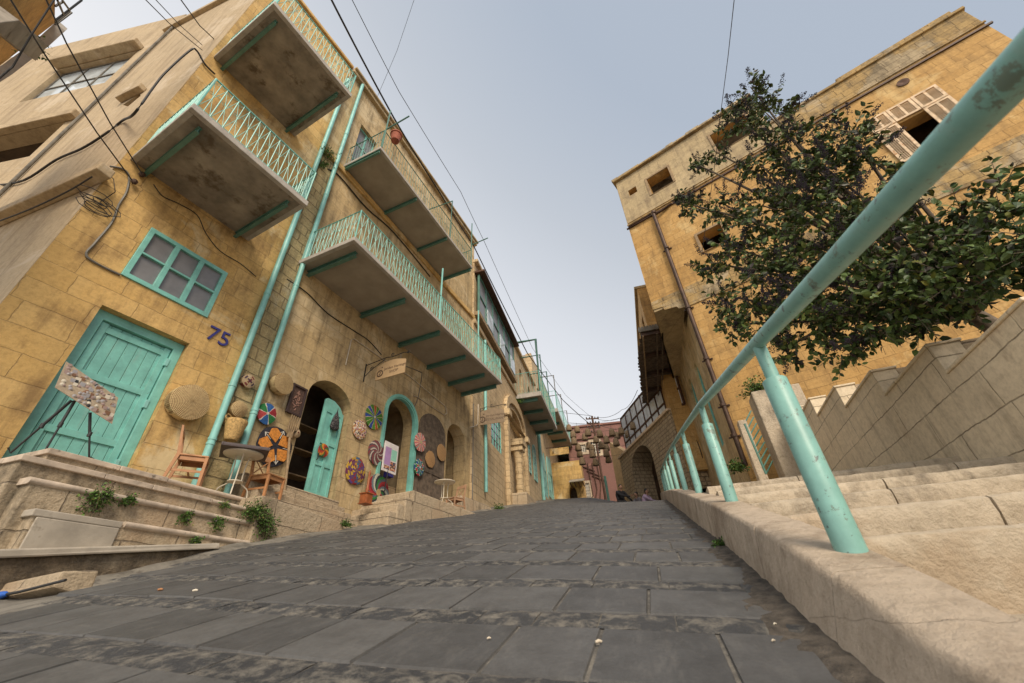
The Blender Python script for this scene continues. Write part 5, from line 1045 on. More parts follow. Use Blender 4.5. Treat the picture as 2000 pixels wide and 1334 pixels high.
# ================================================================ chairs, tables
def chair(label, pos, rot, m):
    th = Thing('cafe_chair', label, 'chair', G, pos, 'wooden cafe chairs', rot=rot); W = .42; D_ = .40; H = .46
    mb = th.mb(); mb.box(-W/2, W/2, -D_/2, D_/2+.01, H-.02, H+.005); th.part('seat', mb, m, bevel=.006)
    mb = th.mb(); 
    for y in (-D_/2+.02, D_/2-.035): mb.box(-W/2+.03, W/2-.03, y, y+.018, H-.085, H-.021)
    for x in (-W/2+.02, W/2-.035): mb.box(x, x+.018, -D_/2+.04, D_/2-.04, H-.084, H-.022)
    th.part('apron', mb, m)
    for x in (-W/2+.02, W/2-.02):
        mb = th.mb(); mb.hexa([(x-.018, -D_/2-.01, 0), (x+.018, -D_/2-.01, 0), (x+.018, -D_/2+.03, 0), (x-.018, -D_/2+.03, 0)], [(x-.019, -D_/2, H-.021), (x+.019, -D_/2, H-.021), (x+.019, -D_/2+.045, H-.021), (x-.019, -D_/2+.045, H-.021)]); th.part('leg', mb, m, bevel=.004)
        mb = th.mb()
        mb.hexa([(x-.018, D_/2+.05, 0), (x+.018, D_/2+.05, 0), (x+.018, D_/2+.085, 0), (x-.018, D_/2+.085, 0)], [(x-.018, D_/2-.03, H), (x+.018, D_/2-.03, H), (x+.018, D_/2+.018, H), (x-.018, D_/2+.018, H)])
        mb.hexa([(x-.018, D_/2-.03, H), (x+.018, D_/2-.03, H), (x+.018, D_/2+.018, H), (x-.018, D_/2+.018, H)], [(x-.018, D_/2+.07, .90), (x+.018, D_/2+.07, .90), (x+.018, D_/2+.095, .90), (x-.018, D_/2+.095, .90)]); th.part('leg', mb, m)
    mb = th.mb(); mb.hexa([(-W/2+.0, D_/2+.045, .80), (W/2, D_/2+.045, .80), (W/2, D_/2+.065, .80), (-W/2, D_/2+.065, .80)], [(-W/2, D_/2+.068, .90), (W/2, D_/2+.068, .90), (W/2, D_/2+.09, .90), (-W/2, D_/2+.09, .90)])
    yb = D_/2+.01
    for sg in (-1, 1): mb.hexa([(sg*(-W/2+.04)-.012, yb, .49), (sg*(-W/2+.04)+.012, yb, .49), (sg*(-W/2+.04)+.012, yb+.012, .49), (sg*(-W/2+.04)-.012, yb+.012, .49)], [(sg*(W/2-.04)-.012, yb+.04, .80), (sg*(W/2-.04)+.012, yb+.04, .80), (sg*(W/2-.04)+.012, yb+.052, .80), (sg*(W/2-.04)-.012, yb+.052, .80)])
    th.part('backrest', mb, m)
    mb = th.mb()
    for x in (-W/2+.015, W/2-.025): mb.box(x, x+.012, -D_/2+.02, D_/2+.04, .2, .235)
    mb.box(-W/2+.03, W/2-.03, -.01, .01, .205, .23); th.part('stretcher', mb, m)
    return th
def xyz(fr, u, o, z): return tuple(float(q) for q in fr.w(u, o, z))
M['chairw'] = simple('warm_oak', (.40, .19, .08), .5, var=.2, scale=7, bmp=.08); M['chairw2'] = simple('pinkish_oak', (.42, .25, .15), .5, var=.2, scale=7)
def table(label, pos, top, rot=0.):
    th = Thing('cafe_table', label, 'table', G, pos, 'cream wire-legged cafe tables', rot=rot); H = .72; r = .31
    mb = th.mb(); mb.lathe([(.0001, H-.012), (r-.01, H-.012), (r, H-.004), (r, H+.012), (r-.006, H+.014), (.0001, H+.014)], (0, 0, 0), 40, 'z'); th.part('tabletop', mb, M['white'], smooth=40)
    if top == 'tray':
        mb = th.mb(); w_ = .36; mb.box(-w_, w_, -w_, w_, H+.016, H+.03); 
        for a, b_ in ((-w_, -w_+.03), (w_-.03, w_)): mb.box(a, b_, -w_, w_, H+.0301, H+.07); mb.box(-w_+.031, w_-.031, a, b_, H+.0301, H+.07)
        th.part('tray_top', mb, simple('dark_table_board', (.07, .05, .05), .5), bevel=.004)
    for k in range(3):
        an = k*2*math.pi/3+.5; c, s_ = math.cos(an), math.sin(an)
        pts = [(c*.13, s_*.13, H-.01), (c*.10, s_*.10, H-.16), (c*.10, s_*.10, .30), (c*.12, s_*.12, .24), (c*.24, s_*.24, .17), (c*.27, s_*.27, .08), (c*.275, s_*.275, 0)]
        mb = th.mb(); mb.tube(smooth_pts([Vector(p) for p in pts], 4), .011, 8); th.part('leg', mb, M['white'], smooth=60)
    mb = th.mb(); mb.tube([(.115*math.cos(a), .115*math.sin(a), .26) for a in [2*math.pi*k/24 for k in range(24)]], .009, 6, True); mb.lathe([(.0001, .255), (.11, .255), (.11, .262), (.0001, .262)], (0, 0, 0), 24, 'z'); th.part('ring', mb, M['white'], smooth=50)
    return th
zt_ = 1.82
def onz(x, y, z): v = ray(x, y); return tuple(float(q) for q in v*(z/v[2]))
AZ = lambda a: -R_(a)      # frame azimuth to z rotation (local +y along azimuth)
def near_edge(x, y, o): q = S.P(x, y, o); return (float(q[0]), float(q[1]), zt_)
chair('wooden chair standing beside the turquoise door under the round straw basket', near_edge(366, 930, -6.72), R_(123), M['chairw'])
chair('wooden chair standing between the square-topped table and the left shop arch', near_edge(516, 962, -6.5), R_(78), M['chairw'])
table('cream wire table carrying a square dark tray, between the two left wooden chairs', near_edge(450, 968, -6.60), 'tray', .6)
q = B.w(10.6, .95, c_[2]); table('cream wire table with a round board of trinkets on the stone platform', (float(q[0]), float(q[1]), float(q[2])-.02), 'none')
mb = MB(1); Pq = q; rn = random.Random(8); mb.lathe([(.0001, .716), (.30, .716), (.31, .735), (.0001, .735)], (0, 0, 0), 30, 'z')
for k in range(16): mb.ball((rn.uniform(-.2, .2), rn.uniform(-.2, .2), .755), rn.uniform(.012, .035), 7, (1.3, 1, .6))
o = mb.build('trinket_board', speck('trinkets', [C_('8a4a2a'), C_('6a3018'), C_('b09070'), C_('3a5a5a')], 25), None, Matrix.Translation(Vector((float(q[0]), float(q[1]), float(q[2])-.02))), smooth=50); o['label'] = 'round brown board of small trinkets on the cream wire table of the platform'; o['category'] = 'tray'
q = B.w(11.55, .75, c_[2]); chair('pinkish wooden chair with a crossed back on the stone platform', (float(q[0]), float(q[1]), float(q[2])-.02), R_(-40), M['chairw2'])
# jewellery board on a black tripod
q = A.at(168, 755, 1.1)
jb = Thing('jewellery_board', 'cork display board covered with small pins on a black tripod before the door', 'display board', A, (q[0], 1.1, zt_))
pb = [A.at(*p, o) for p, o in (((130, 706), 1.0), ((231, 777), 1.0), ((219, 828), 1.25), ((108, 757), 1.25))]
def offs(p, d): return (p[0], p[1]+d, p[2]-d*.3)
mb = jb.mb(); mb.hexa(pb, [offs(p, -.025) for p in pb]); pnl = jb.part('board', mb, simple('cork_board', (.34, .27, .19), .9, var=.25, scale=25))
rn = random.Random(12); cols = [M['white'], M['black'], simple('silver_pin', (.42, .38, .36), .3, .5), simple('pink_pin', (.34, .24, .21), .5), simple('brown_pin', (.2, .1, .05), .5)]
for k in range(88):
    a, b_ = rn.uniform(.04, .96), rn.uniform(.05, .95); p = [(pb[0][i]*(1-a)+pb[1][i]*a)*(1-b_)+(pb[3][i]*(1-a)+pb[2][i]*a)*b_ for i in range(3)]
    mb = jb.mb(); r = rn.uniform(.017, .028); mb.sg = -1
    if k % 3 == 0: mb.box(p[0]-r, p[0]+r, p[1]+.002, p[1]+.016, p[2]-r, p[2]+r)
    else: mb.lathe([(.0001, .003), (r, .003), (r, .012), (.0001, .018)], tuple(p), 10, 'y')
    jb.part('pin', mb, cols[rn.choice([0, 1, 2, 2, 3, 3, 4, 2])], parent=pnl)
ctr = [(pb[0][i]+pb[1][i]+pb[2][i]+pb[3][i])/4 for i in range(3)]
for i, p in enumerate([(20, 885, .75), (88, 880, 1.6), (174, 892, 1.6)]):
    e = A.at(p[0], p[1], 1.15 if i else .9); tp = A.at(*((140, 782), (146, 783), (176, 806))[i], 1.15)
    f2 = (e[0]+(e[0]-tp[0])*.25, e[1], max(1.83, e[2]-.12)); mb = jb.mb(); mb.tube([tp, [tp[j]*.5+e[j]*.5 for j in range(3)]], .016, 8); mb.tube([[tp[j]*.5+e[j]*.5 for j in range(3)], e, f2], .011, 8); mb.lathe([(.011, -.03), (.022, -.028), (.022, .028), (.011, .03)], tuple(tp[j]*.5+e[j]*.5 for j in range(3)), 8, 'z'); jb.part('leg', mb, M['black'], smooth=50)
# menu board on stand, coffee grinder
p4 = [(753, 860), (776, 873), (780, 930), (759, 923)]; q = [B.at(x, y, .62) for x, y in p4]
mn = Thing('menu_board', 'white poster board with lilac and mint fields on a thin stand in the middle arch', 'poster board', B, (q[0][0]+.2, .6, 2.6))
u0, u1 = q[0][0], q[1][0]+.06; z1 = q[0][2]; z0 = q[3][2]
mb = mn.mb(); mb.box(u0, u1, .60, .625, z0, z1); mn.part('board', mb, simple('white_board', (.62, .58, .56), .6), bevel=.004)
mb = mn.mb(); H = z1-z0; W = u1-u0; bx = lambda a, b_, c, d: mb.box(u0+W*a, u0+W*b_, .6252, .628, z0+H*c, z0+H*d)
bx(.08, .5, .22, .82); mn.part('print', mb, simple('lilac_print', (.36, .22, .42), .7))
mb = mn.mb(); bx(.52, .92, .42, .80); mn.part('print', mb, simple('mint_print', (.25, .50, .40), .7))
mb = mn.mb(); bx(.52, .92, .08, .38); bx(.1, .48, .08, .2); mn.part('print', mb, speck('photo_print', [C_('a86a48'), C_('604838'), C_('c8a088'), C_('38405a')], 30))
mb = mn.mb(); um = (u0+u1)/2; mb.tube([(um, .59, z0+.3), (um+.12, .45, c_[2]+.0)], .01, 6); mb.tube([(um, .59, z0+.3), (um-.15, .7, c_[2]-.0)], .01, 6); mn.part('stand', mb, M['black'])
q = B.at(716, 966, .75)
gr = Thing('pepper_grinder', 'turned reddish wooden post standing on a small box left of the pinwheel tray', 'grinder', B, (q[0], .75, q[2]-.25)); zb_ = B.at(716, 984, .75)[2]
mb = gr.mb(); mb.box(q[0]-.10, q[0]+.10, .65, .85, zb_, zb_+.2); mb.box(q[0]-.12, q[0]+.12, .63, .87, zb_+.2, zb_+.225); mb.box(q[0]-.12, q[0]+.12, .63, .87, zb_-.02, zb_); gr.part('box', mb, M['wood2'], bevel=.006)
mb = gr.mb(); mb.lathe([(.04, zb_+.226), (.03, zb_+.26), (.045, zb_+.3), (.025, zb_+.36), (.03, zb_+.55), (.02, zb_+.62), (.035, zb_+.66), (.006, zb_+.76)], (q[0], .75, 0), 14, 'z'); gr.part('post', mb, M['wood2'], smooth=40)
# goods inside the middle arch
rn = random.Random(21)
for k in range(7):
    uu = 9.4+.16*(k % 4); zz = [3.38, 3.98, 4.48][k % 3]; mb = MB(-1); h = rn.uniform(.12, .26); mb.hexa([(uu, -.85, zz), (uu+.12, -.85, zz), (uu+.12, -.8, zz), (uu, -.8, zz)], [(uu, -.92, zz+h), (uu+.12, -.92, zz+h), (uu+.12, -.87, zz+h), (uu, -.87, zz+h)])
    solo('book', 'small book propped on the shelves inside the middle arch', 'book', mb, [M['white'], M['wood'], M['cement']][k % 3], B, (uu, -.85, zz), 'books on the shelves in the arch')
for k, (u_, o_, z_, w_, h_, c__) in enumerate([(9.05, -.75, 3.0, .26, .3, 'wood2'), (9.75, -.6, 2.75, .3, .5, 'oldwood'), (9.2, -.5, 4.1, .18, .25, 'white'), (9.8, -.7, 3.6, .22, .2, 'blue')]):
    mb = MB(-1); mb.box(u_, u_+w_, o_, o_+.2, z_, z_+h_); mb.box(u_-.01, u_+w_+.01, o_-.01, o_+.21, z_+h_+.001, z_+h_+.03)
    solo('box', ['reddish wooden box on the left inside the middle arch', 'weathered crate low on the right inside the middle arch', 'small pale box high inside the middle arch', 'small violet box on the shelf inside the middle arch'][k], 'box', mb, M[c__], B, (u_, o_, z_), bevel=.006)
# hanging signs
def sign(label, fr, u, px, l1, l2, m, txtm, o_first=None):
    """board square to the wall, hung from a scrolled iron bracket"""
    q = [fr.atu(x, y, u) for x, y in px]     # TL, TR, BR, BL
    o0, o1 = (q[0][1]+q[3][1])/2, (q[1][1]+q[2][1])/2; z0 = (q[3][2]+q[2][2])/2; z1 = (q[0][2]+q[1][2])/2
    th = Thing('hanging_sign', label, 'sign', fr, (u, 0, z1+.1), 'hanging shop signs'); H = z1-z0; W = o1-o0
    pts = [(o0, z0), (o1, z0), (o1, z1-.0)]+[(o1-W*k/10, z1+.10*W*math.sin(math.pi*k/10)) for k in range(1, 10)]+[(o0, z1)]
    mb = th.mb(); b0 = 0; n = len(pts); mb.v = [(u-.012, a, b_) for a, b_ in pts]+[(u+.012, a, b_) for a, b_ in pts]
    mb.f = [tuple(range(n)), tuple(reversed(range(n, 2*n)))]+[(i, (i+1) % n, n+(i+1) % n, n+i) for i in range(n)]; mb.mi = [0]*len(mb.f)
    bd = th.part('board', mb, m)
    mb = th.mb(); mb.box(u-.015, u+.015, .0, .02, z1-.35, z1+.22); 
    mb.tube([(u, .01, z1+.17), (u, o0+W*.3, z1+.24), (u, (o0+o1)/2, z1+.20), (u, o1-.1, z1+.24), (u, o1+.12, z1+.17)], .012, 6)
    mb.tube(smooth_pts([Vector(p) for p in [(u, .02, z1-.2), (u, o0*.6, z1-.02), (u, o0+W*.25, z1+.19)]]), .01, 6)
    for (oc, zc_, r) in ((o0*.55, z1-.0, .07), ((o0+o1)/2, z1+.27, .06), (o1+.05, z1+.2, .05)): mb.tube([(u, oc+r*(1-k/26)*math.cos(k*.55), zc_+r*(1-k/26)*math.sin(k*.55)) for k in range(20)], .008, 5)
    for a in (.2, .8): mb.tube([(u, o0+W*a, z1+.2), (u, o0+W*a, z1+.03)], .006, 4)
    th.part('bracket', mb, M['black'], smooth=50)
    text('lettering', l1, fr, u-.0125, o0+W*.28, z0+H*.58, H*.26, txtm, parent=bd, ext=.002, facing='back')
    text('lettering', l2, fr, u-.0125, o0+W*.62, z0+H*.27, H*.27, txtm, parent=bd, ext=.002, facing='back', align='CENTER')
    mb = th.mb(); cx, cz_ = o0+W*.15, z0+H*.42; mb.tube([(u-.014, cx+H*.21*math.cos(a), cz_+H*.21*math.sin(a)) for a in [2*math.pi*k/24 for k in range(24)]], H*.035, 5, True)
    mb.box(u-.016, u-.0122, cx-H*.03, cx+H*.03, cz_-H*.12, cz_+H*.12); mb.box(u-.016, u-.0122, cx-H*.09, cx-H*.031, cz_-H*.12, cz_-H*.06); mb.ball((u-.014, cx+H*.12, cz_+H*.42), H*.045, 6)
    th.part('emblem', mb, txtm, parent=bd, smooth=50); return th
sign('hanging wooden board of the craft shop above the middle arch', B, 7.65, [(734, 722), (792, 697), (792, 728), (735, 742)], 'Jordan Heritage', 'SHOP', M['signwood'], M['ink'])
sign('weathered hanging board in front of the turquoise arched window further up', C, 15.9, [(935, 806), (985, 800), (985, 826), (935, 829)], 'Jordan Heritage', 'RESTAURANT', simple('grey_weathered_board', (.27, .20, .13), .8, scale=5), simple('faded_lettering', (.10, .065, .045), .8, bmp=0))
# small orange sign far up
q = C.at(1086, 882, 1.2); sgn = Thing('small_sign', 'small orange board sticking out below the far balcony', 'sign', C, (33.4, .2, 11.1)); mb = sgn.mb(); mb.box(33.38, 33.44, .3, 1.9, 10.9, 11.5); sgn.part('board', mb, M['stoneA'], bevel=.02)
mb = sgn.mb(); mb.tube([(33.41, 0, 11.6), (33.41, 1.9, 11.6)], .03, 5); mb.lathe([(.0001, 0), (.14, 0), (.14, .02), (.0001, .02)], (33.36, .6, 11.2), 12, 'y'); sgn.part('bracket', mb, M['rust'])
# ================================================================ conduits and cables
def line3(fr, px, o): return [tuple(float(q) for q in fr.P(x, y, o)) for x, y in px]
def tubething(name, label, pts, r, m, cat='cable', group=None, seg=6): mb = MB(1); mb.tube(pts, r, seg); return solo(name, label, cat, mb, M[m], G, tuple(pts[0]), group, smooth=60)
tubething('white_conduit', 'white plastic conduit bent over the left shop arch behind the sign', line3(B, [(675, 713), (686, 664), (692, 662), (742, 697), (800, 735), (868, 792), (872, 800), (873, 808)], .03), .018, 'whitepipe', 'conduit')
tubething('white_conduit', 'short lower white conduit above the third arch', line3(B, [(808, 773), (815, 775), (868, 811), (873, 806)], .03), .015, 'whitepipe', 'conduit')
tubething('white_conduit', 'white conduit dropping from the bracket to the corner beside the second sign', line3(C, [(934, 790), (933, 828), (930, 832), (918, 835)], .06), .025, 'whitepipe', 'conduit')
tubething('wall_cable', 'dark cable running under the long lower balcony', [tuple(p) for p in smooth_pts(onwall(B, [(560, 545), (600, 572), (640, 612), (690, 645), (720, 665), (745, 693)], .02))], .014, 'cable')
tubething('wall_cable', 'thin cable looping down between the second and third arches', [tuple(p) for p in smooth_pts(onwall(B, [(792, 715), (820, 726), (824, 733), (818, 770), (815, 782), (808, 797)], .02))], .012, 'greycable')
tubething('wall_cable', 'pair of dark cables running along below the upper balcony', [tuple(p) for p in smooth_pts(onwall(B, [(640, 330), (664, 345), (715, 405), (770, 455), (840, 540)], .03))], .025, 'cable')
tubething('wall_cable', 'black cable snaking along the edge between render and stone', [tuple(p) for p in smooth_pts(onwall(S1, [(-10, 362), (47, 352), (110, 312), (160, 290), (205, 262), (240, 235)], .04)+onwall(A, [(262, 222), (300, 170), (325, 140), (372, 98), (385, 100), (400, 125), (420, 145)], .04))], .022, 'cable')
tubething('wall_cable', 'thin black cable drooping across the rendered wall', [tuple(p) for p in smooth_pts(onwall(S1, [(-10, 435), (60, 408), (130, 375), (180, 345)], .2))], .012, 'cable')
def sky(name, label, pts, r, sag=.0, group='overhead wires'):
    """pts: (px, py, distance)"""
    P_ = [Vector([float(q) for q in far(*p)]) for p in pts]; out = []
    for i in range(len(P_)-1):
        for k in range(14): f = k/14; v = P_[i].lerp(P_[i+1], f); v.z -= sag*4*f*(1-f); out.append(v)
    out.append(P_[-1]); mb = MB(1); mb.tube([tuple(p) for p in out], r, 6); return solo(name, label, 'cable', mb, M['cable'], G, tuple(out[0]), group, smooth=60)
sky('overhead_cable', 'thick twisted black cable hanging along the left facades', [(640, -15, 6.0), (768, 228, 8.3), (860, 378, 11), (925, 480, 15), (1030, 690, 22), (1100, 782, 29), (1157, 832, 36)], .03, .06)
sky('overhead_cable', 'thin wire with a small spacer right of the thick cable', [(683, -10, 6.0), (780, 180, 8), (900, 375, 12), (945, 470, 15), (1040, 680, 24), (1105, 772, 31), (1155, 815, 36)], .012, .03)
sky('overhead_cable', 'single wire crossing the sky towards the upper left roof edge', [(812, -10, 9), (775, 100, 12), (730, 205, 15)], .01)
sky('overhead_cable', 'wire dropping from the top right sky to behind the tree', [(1435, -10, 6), (1422, 110, 7.5), (1409, 210, 9), (1395, 330, 11), (1370, 500, 12.5)], .009)
sky('overhead_cable', 'leftmost of two thin wires running down to the wall insulators', [(18, -5, 5), (80, 95, 5.6), (190, 260, 6.2), (258, 352, 6.8)], .009)
sky('overhead_cable', 'right one of two thin wires running down to the wall insulators', [(88, -5, 5), (130, 85, 5.6), (215, 240, 6.3), (277, 339, 6.9)], .009)
sky('overhead_cable', 'thick cable bundle across the upper left corner', [(115, -15, 5), (60, 70, 5.2), (25, 130, 5.4), (-10, 160, 5.5)], .009)
sky('overhead_cable', 'two-strand wire falling to the stained corner below the upper balcony', [(275, -10, 7), (330, 45, 7.6), (395, 98, 8.3)], .009)
sky('overhead_cable', 'wire ending at the beam end of the upper balcony', [(350, -5, 7), (390, 50, 7.8), (422, 80, 8.6), (420, 95, 8.7)], .012)
sky('overhead_cable', 'middle wire falling from the top edge towards the rendered corner', [(300, -5, 7), (350, 48, 7.8), (395, 88, 8.4)], .008)
for i, p in enumerate([[(1165, 815, 36), (1215, 800, 36), (1245, 762, 24)], [(1165, 818, 36), (1220, 812, 36), (1247, 772, 24)], [(1166, 828, 36), (1230, 835, 36), (1262, 800, 26)], [(1100, 806, 34), (1155, 812, 36)], [(1110, 826, 34), (1156, 829, 36)]]):
    sky('overhead_cable', ['highest', 'second highest', 'third', 'upper short', 'lower short'][i]+' thin wire '+('strung from the far pole towards the timber canopy' if i < 3 else 'strung from the far pole to the left balconies'), p, .018, .3 if i < 3 else .0)
# spacer arms on facade B carrying the cable
for (u, z, lb) in [(7.0, 12.0, '')]: pass
arms = Thing('cable_brackets', 'turquoise steel uprights and arms carrying cables along the upper balcony', 'cable bracket', B, (5.2, 1.5, 12.4))
for a in [[(5.2, 1.5, 12.38), (5.2, 1.5, 14.6)], [(5.2, 1.5, 13.4), (5.2, 2.4, 13.5)], [(9.3, 1.48, 12.38), (9.3, 1.5, 14.6), (9.3, .3, 14.7)], [(11.0, 1.48, 12.38), (11.0, 1.5, 15.0)], [(11.0, 1.5, 13.6), (11.0, 2.3, 13.65)]]: mb = arms.mb(); mb.tube(a, .025, 6); arms.part('arm', mb, M['tealD'], smooth=50)
a2 = Thing('balcony_posts', 'thin turquoise posts rising from the long lower balcony', 'post', B, (9.5, 1.75, 7.8))
for u in (8.6, 11.2): mb = a2.mb(); mb.tube([(u, 1.74, 7.75), (u, 1.74, 10.0)], .03, 6); a2.part('post', mb, M['tealP'], smooth=50)
# flower pot on the top balcony rail corner
q = B.at(768, 272, 1.5); mb = MB(-1); mb.lathe([(.13, -.18), (.17, .14), (.20, .15), (.20, .2), (.16, .2), (.0001, .12)], (q[0], 1.6, q[2]), 18, 'z'); solo('clay_pot', 'broken reddish clay pot hung on the upper balcony corner', 'flower pot', mb, simple('terracotta', (.33, .10, .06), .85, var=.3, bmp=.4), B, (q[0], 1.6, q[2]), smooth=50)
# utility pole with cross-arms
pp = far(1159, 830, 37.0); zb = 7.0; ut = Thing('utility_pole', 'brown utility pole with insulator cross-arms before the red house', 'utility pole', G, (float(pp[0]), float(pp[1]), zb))
tp = far(1156, 813, 37.0); mb = ut.mb(); mb.tube([(pp[0]+.0, pp[1], zb), (pp[0], pp[1], tp[2])], .1, 8); ut.part('pole', mb, M['rust'], smooth=60)
for k in range(4): z_ = tp[2]-.3-k*.45; mb = ut.mb(); mb.box(pp[0]-.6, pp[0]+.6, pp[1]-.05, pp[1]+.05, z_, z_+.09); ut.part('crossarm', mb, M['rust']); mb = ut.mb(); [mb.lathe([(.03, z_+.09), (.07, z_+.12), (.05, z_+.2), (.02, z_+.26)], (pp[0]+x, pp[1], 0), 8, 'z') for x in (-.55, -.25, .25, .55)]; ut.part('insulator', mb, M['black'], smooth=50)
pp = far(1186, 960, 30.0); gp = Thing('green_post', 'turquoise painted post at the end of the stone wall', 'post', G, (float(pp[0]), float(pp[1]), 5)); tz = far(1181, 930, 30.0)[2]; mb = gp.mb(); mb.tube([(pp[0], pp[1], 5), (pp[0], pp[1], tz)], .09, 8); gp.part('post', mb, M['tealD'], smooth=60)
# basket lamps strung over the street
rt_ = simple('rattan_lampshade', (.24, .17, .10), .85, var=.35, scale=20, bmp=.8)
LP = [(1111, 835), (1127, 838), (1119, 848), (1121, 861), (1148, 844), (1142, 853), (1129, 873), (1132, 885), (1137, 900), (1164, 858), (1171, 846), (1150, 870), (1156, 875), (1157, 886), (1174, 869), (1184, 873), (1184, 858), (1184, 884), (1188, 896), (1195, 844), (1205, 850), (1213, 841), (1226, 847), (1236, 831), (1203, 863), (1163, 902)]
lamp0 = None; rn = random.Random(6); lamps = []
for i, (x, y) in enumerate(LP):
    d_ = 25.5+rn.uniform(-1.2, 1.2); p = far(x, y, d_)
    if lamp0 is None:
        th = Thing('basket_lamp', 'bell shaped wicker lampshade strung over the head of the street', 'lampshade', G, tuple(float(q) for q in p), 'wicker lampshades strung over the street', rot=0.)
        mb = th.mb(); mb.lathe([(.19, -.22), (.195, -.2), (.17, 0), (.13, .16), (.06, .21), (.001, .215)], (0, 0, 0), 16, 'z'); th.part('shade', mb, rt_, smooth=50, recalc=True)
        mb = th.mb(); mb.tube([(0, 0, .2), (0, 0, .42)], .008, 4); th.part('cord', mb, M['cable']); lamp0 = th.o; o = lamp0
    else: o = copy_tree(lamp0); o.location = Vector([float(q) for q in p])
    o.scale = (1.05,)*3; lamps.append(o.location.copy())
# wires that carry the lamps
for i in range(5):
    y = [838, 850, 866, 884, 900][i]; a = far(1100, y-8, 25.8); b_ = far(1250, y-22-12*(i == 0), 25.8); mb = MB(1); mb.tube([tuple(Vector([float(q) for q in a]).lerp(Vector([float(q) for q in b_]), k/10)+Vector((0, 0, -.25*4*(k/10)*(1-k/10)))) for k in range(11)], .008, 4)
    solo('lamp_wire', ['top', 'second', 'middle', 'fourth', 'lowest'][i]+' of five thin wires carrying the wicker lampshades', 'wire', mb, M['cable'], G, tuple(float(q) for q in a), 'wires carrying the lampshades')

# ================================================================ plants
def leafset(mb, P_, d, size, rn, fold=.25):
    d = d.normalized(); s_ = d.cross(Vector((rn.uniform(-1, 1), rn.uniform(-1, 1), rn.uniform(-.2, 1)))).normalized(); n = s_.cross(d)
    a = P_; b_ = P_+d*size; w_ = size*.27; c1 = P_+d*size*.33; c2 = P_+d*size*.68
    mb.add([a, c1+s_*w_+n*w_*fold, c2+s_*w_*.8+n*w_*fold, b_-n*size*.08, c2-s_*w_*.8+n*w_*fold, c1-s_*w_+n*w_*fold, c1, c2], [(0, 1, 6), (1, 2, 7, 6), (2, 3, 7), (7, 3, 4), (6, 7, 4, 5), (0, 6, 5)])
rn = random.Random(31)
tr = Thing('privet_tree', 'leafy evergreen tree hung with dark purple berry clusters behind the stepped wall', 'tree', G, xyz(WL, 5.3, -1.4, 1.5))
# crown made of clumps: (px, py, distance, radius)
CL = [(1505, 232, 6.0, .46), (1430, 235, 6.1, .30), (1470, 175, 6.1, .24), (1560, 290, 6.0, .5), (1660, 260, 6.0, .30), (1690, 300, 6.0, .34), (1620, 340, 5.9, .48), (1400, 300, 6.1, .15), (1365, 325, 6.1, .12),
      (1420, 410, 6.0, .36), (1350, 405, 6.0, .22), (1500, 420, 5.8, .55), (1600, 440, 5.7, .62), (1700, 430, 5.7, .46), (1440, 500, 5.9, .42), (1385, 520, 5.9, .24), (1520, 540, 5.7, .6), (1640, 560, 5.6, .66), (1760, 560, 5.6, .6),
      (1430, 590, 5.9, .28), (1480, 630, 5.7, .42), (1580, 630, 5.6, .5), (1700, 620, 5.6, .48), (1800, 590, 5.6, .46), (1430, 640, 5.9, .15), (1540, 690, 5.7, .2), (1640, 690, 5.6, .2),
      (1880, 540, 5.5, .50), (1960, 460, 5.5, .46), (1800, 490, 5.6, .42), (1985, 530, 5.4, .40), (2060, 480, 5.4, .5), (1890, 420, 5.6, .22), (1850, 450, 5.6, .26), (1780, 390, 5.8, .12), (1750, 340, 5.9, .10), (1560, 370, 6.0, .42), (1490, 330, 6.0, .38), (1335, 395, 6.0, .10), (1460, 235, 6.1, .32), (1950, 370, 5.6, .14)]
centers = [(Vector([float(q) for q in far(x, y, d_)]), r) for x, y, d_, r in CL]
BR = [x < 1730 for x, y, d_, r in CL]
root = Vector(xyz(WL, 5.6, -1.2, .9))
mb = MB(1)
hub = Vector(xyz(WL, 6.0, -1.0, 2.9))
mb.tube(smooth_pts([root, root.lerp(hub, .5)+Vector((.1, -.05, 0)), hub]), .1, 9); mb.tube(smooth_pts([root+Vector((.2, .1, 0)), root.lerp(hub, .6)+Vector((.35, .2, 0)), hub+Vector((.2, .3, .6))]), .07, 8)
tr.part('trunk', mb, M['bark'], smooth=60)
lb = MB(1)
for c, r in centers:
    mid = hub.lerp(c, .55)+Vector((rn.uniform(-.15, .15), rn.uniform(-.15, .15), rn.uniform(-.1, .25))); pts = smooth_pts([hub, mid, c+Vector((0, 0, r*.4))], 4); n = len(pts); lb.tube(pts, [.035*(1-i/n)+.007 for i in range(n)], 6)
tr.part('limbs', lb, M['bark'], smooth=60)
lf = MB(1); bb = MB(1)
oct_ = [(1, 0, 0), (-1, 0, 0), (0, 1, 0), (0, -1, 0), (0, 0, 1), (0, 0, -1)]; of = [(0, 2, 4), (2, 1, 4), (1, 3, 4), (3, 0, 4), (2, 0, 5), (1, 2, 5), (3, 1, 5), (0, 3, 5)]
twg = MB(1)
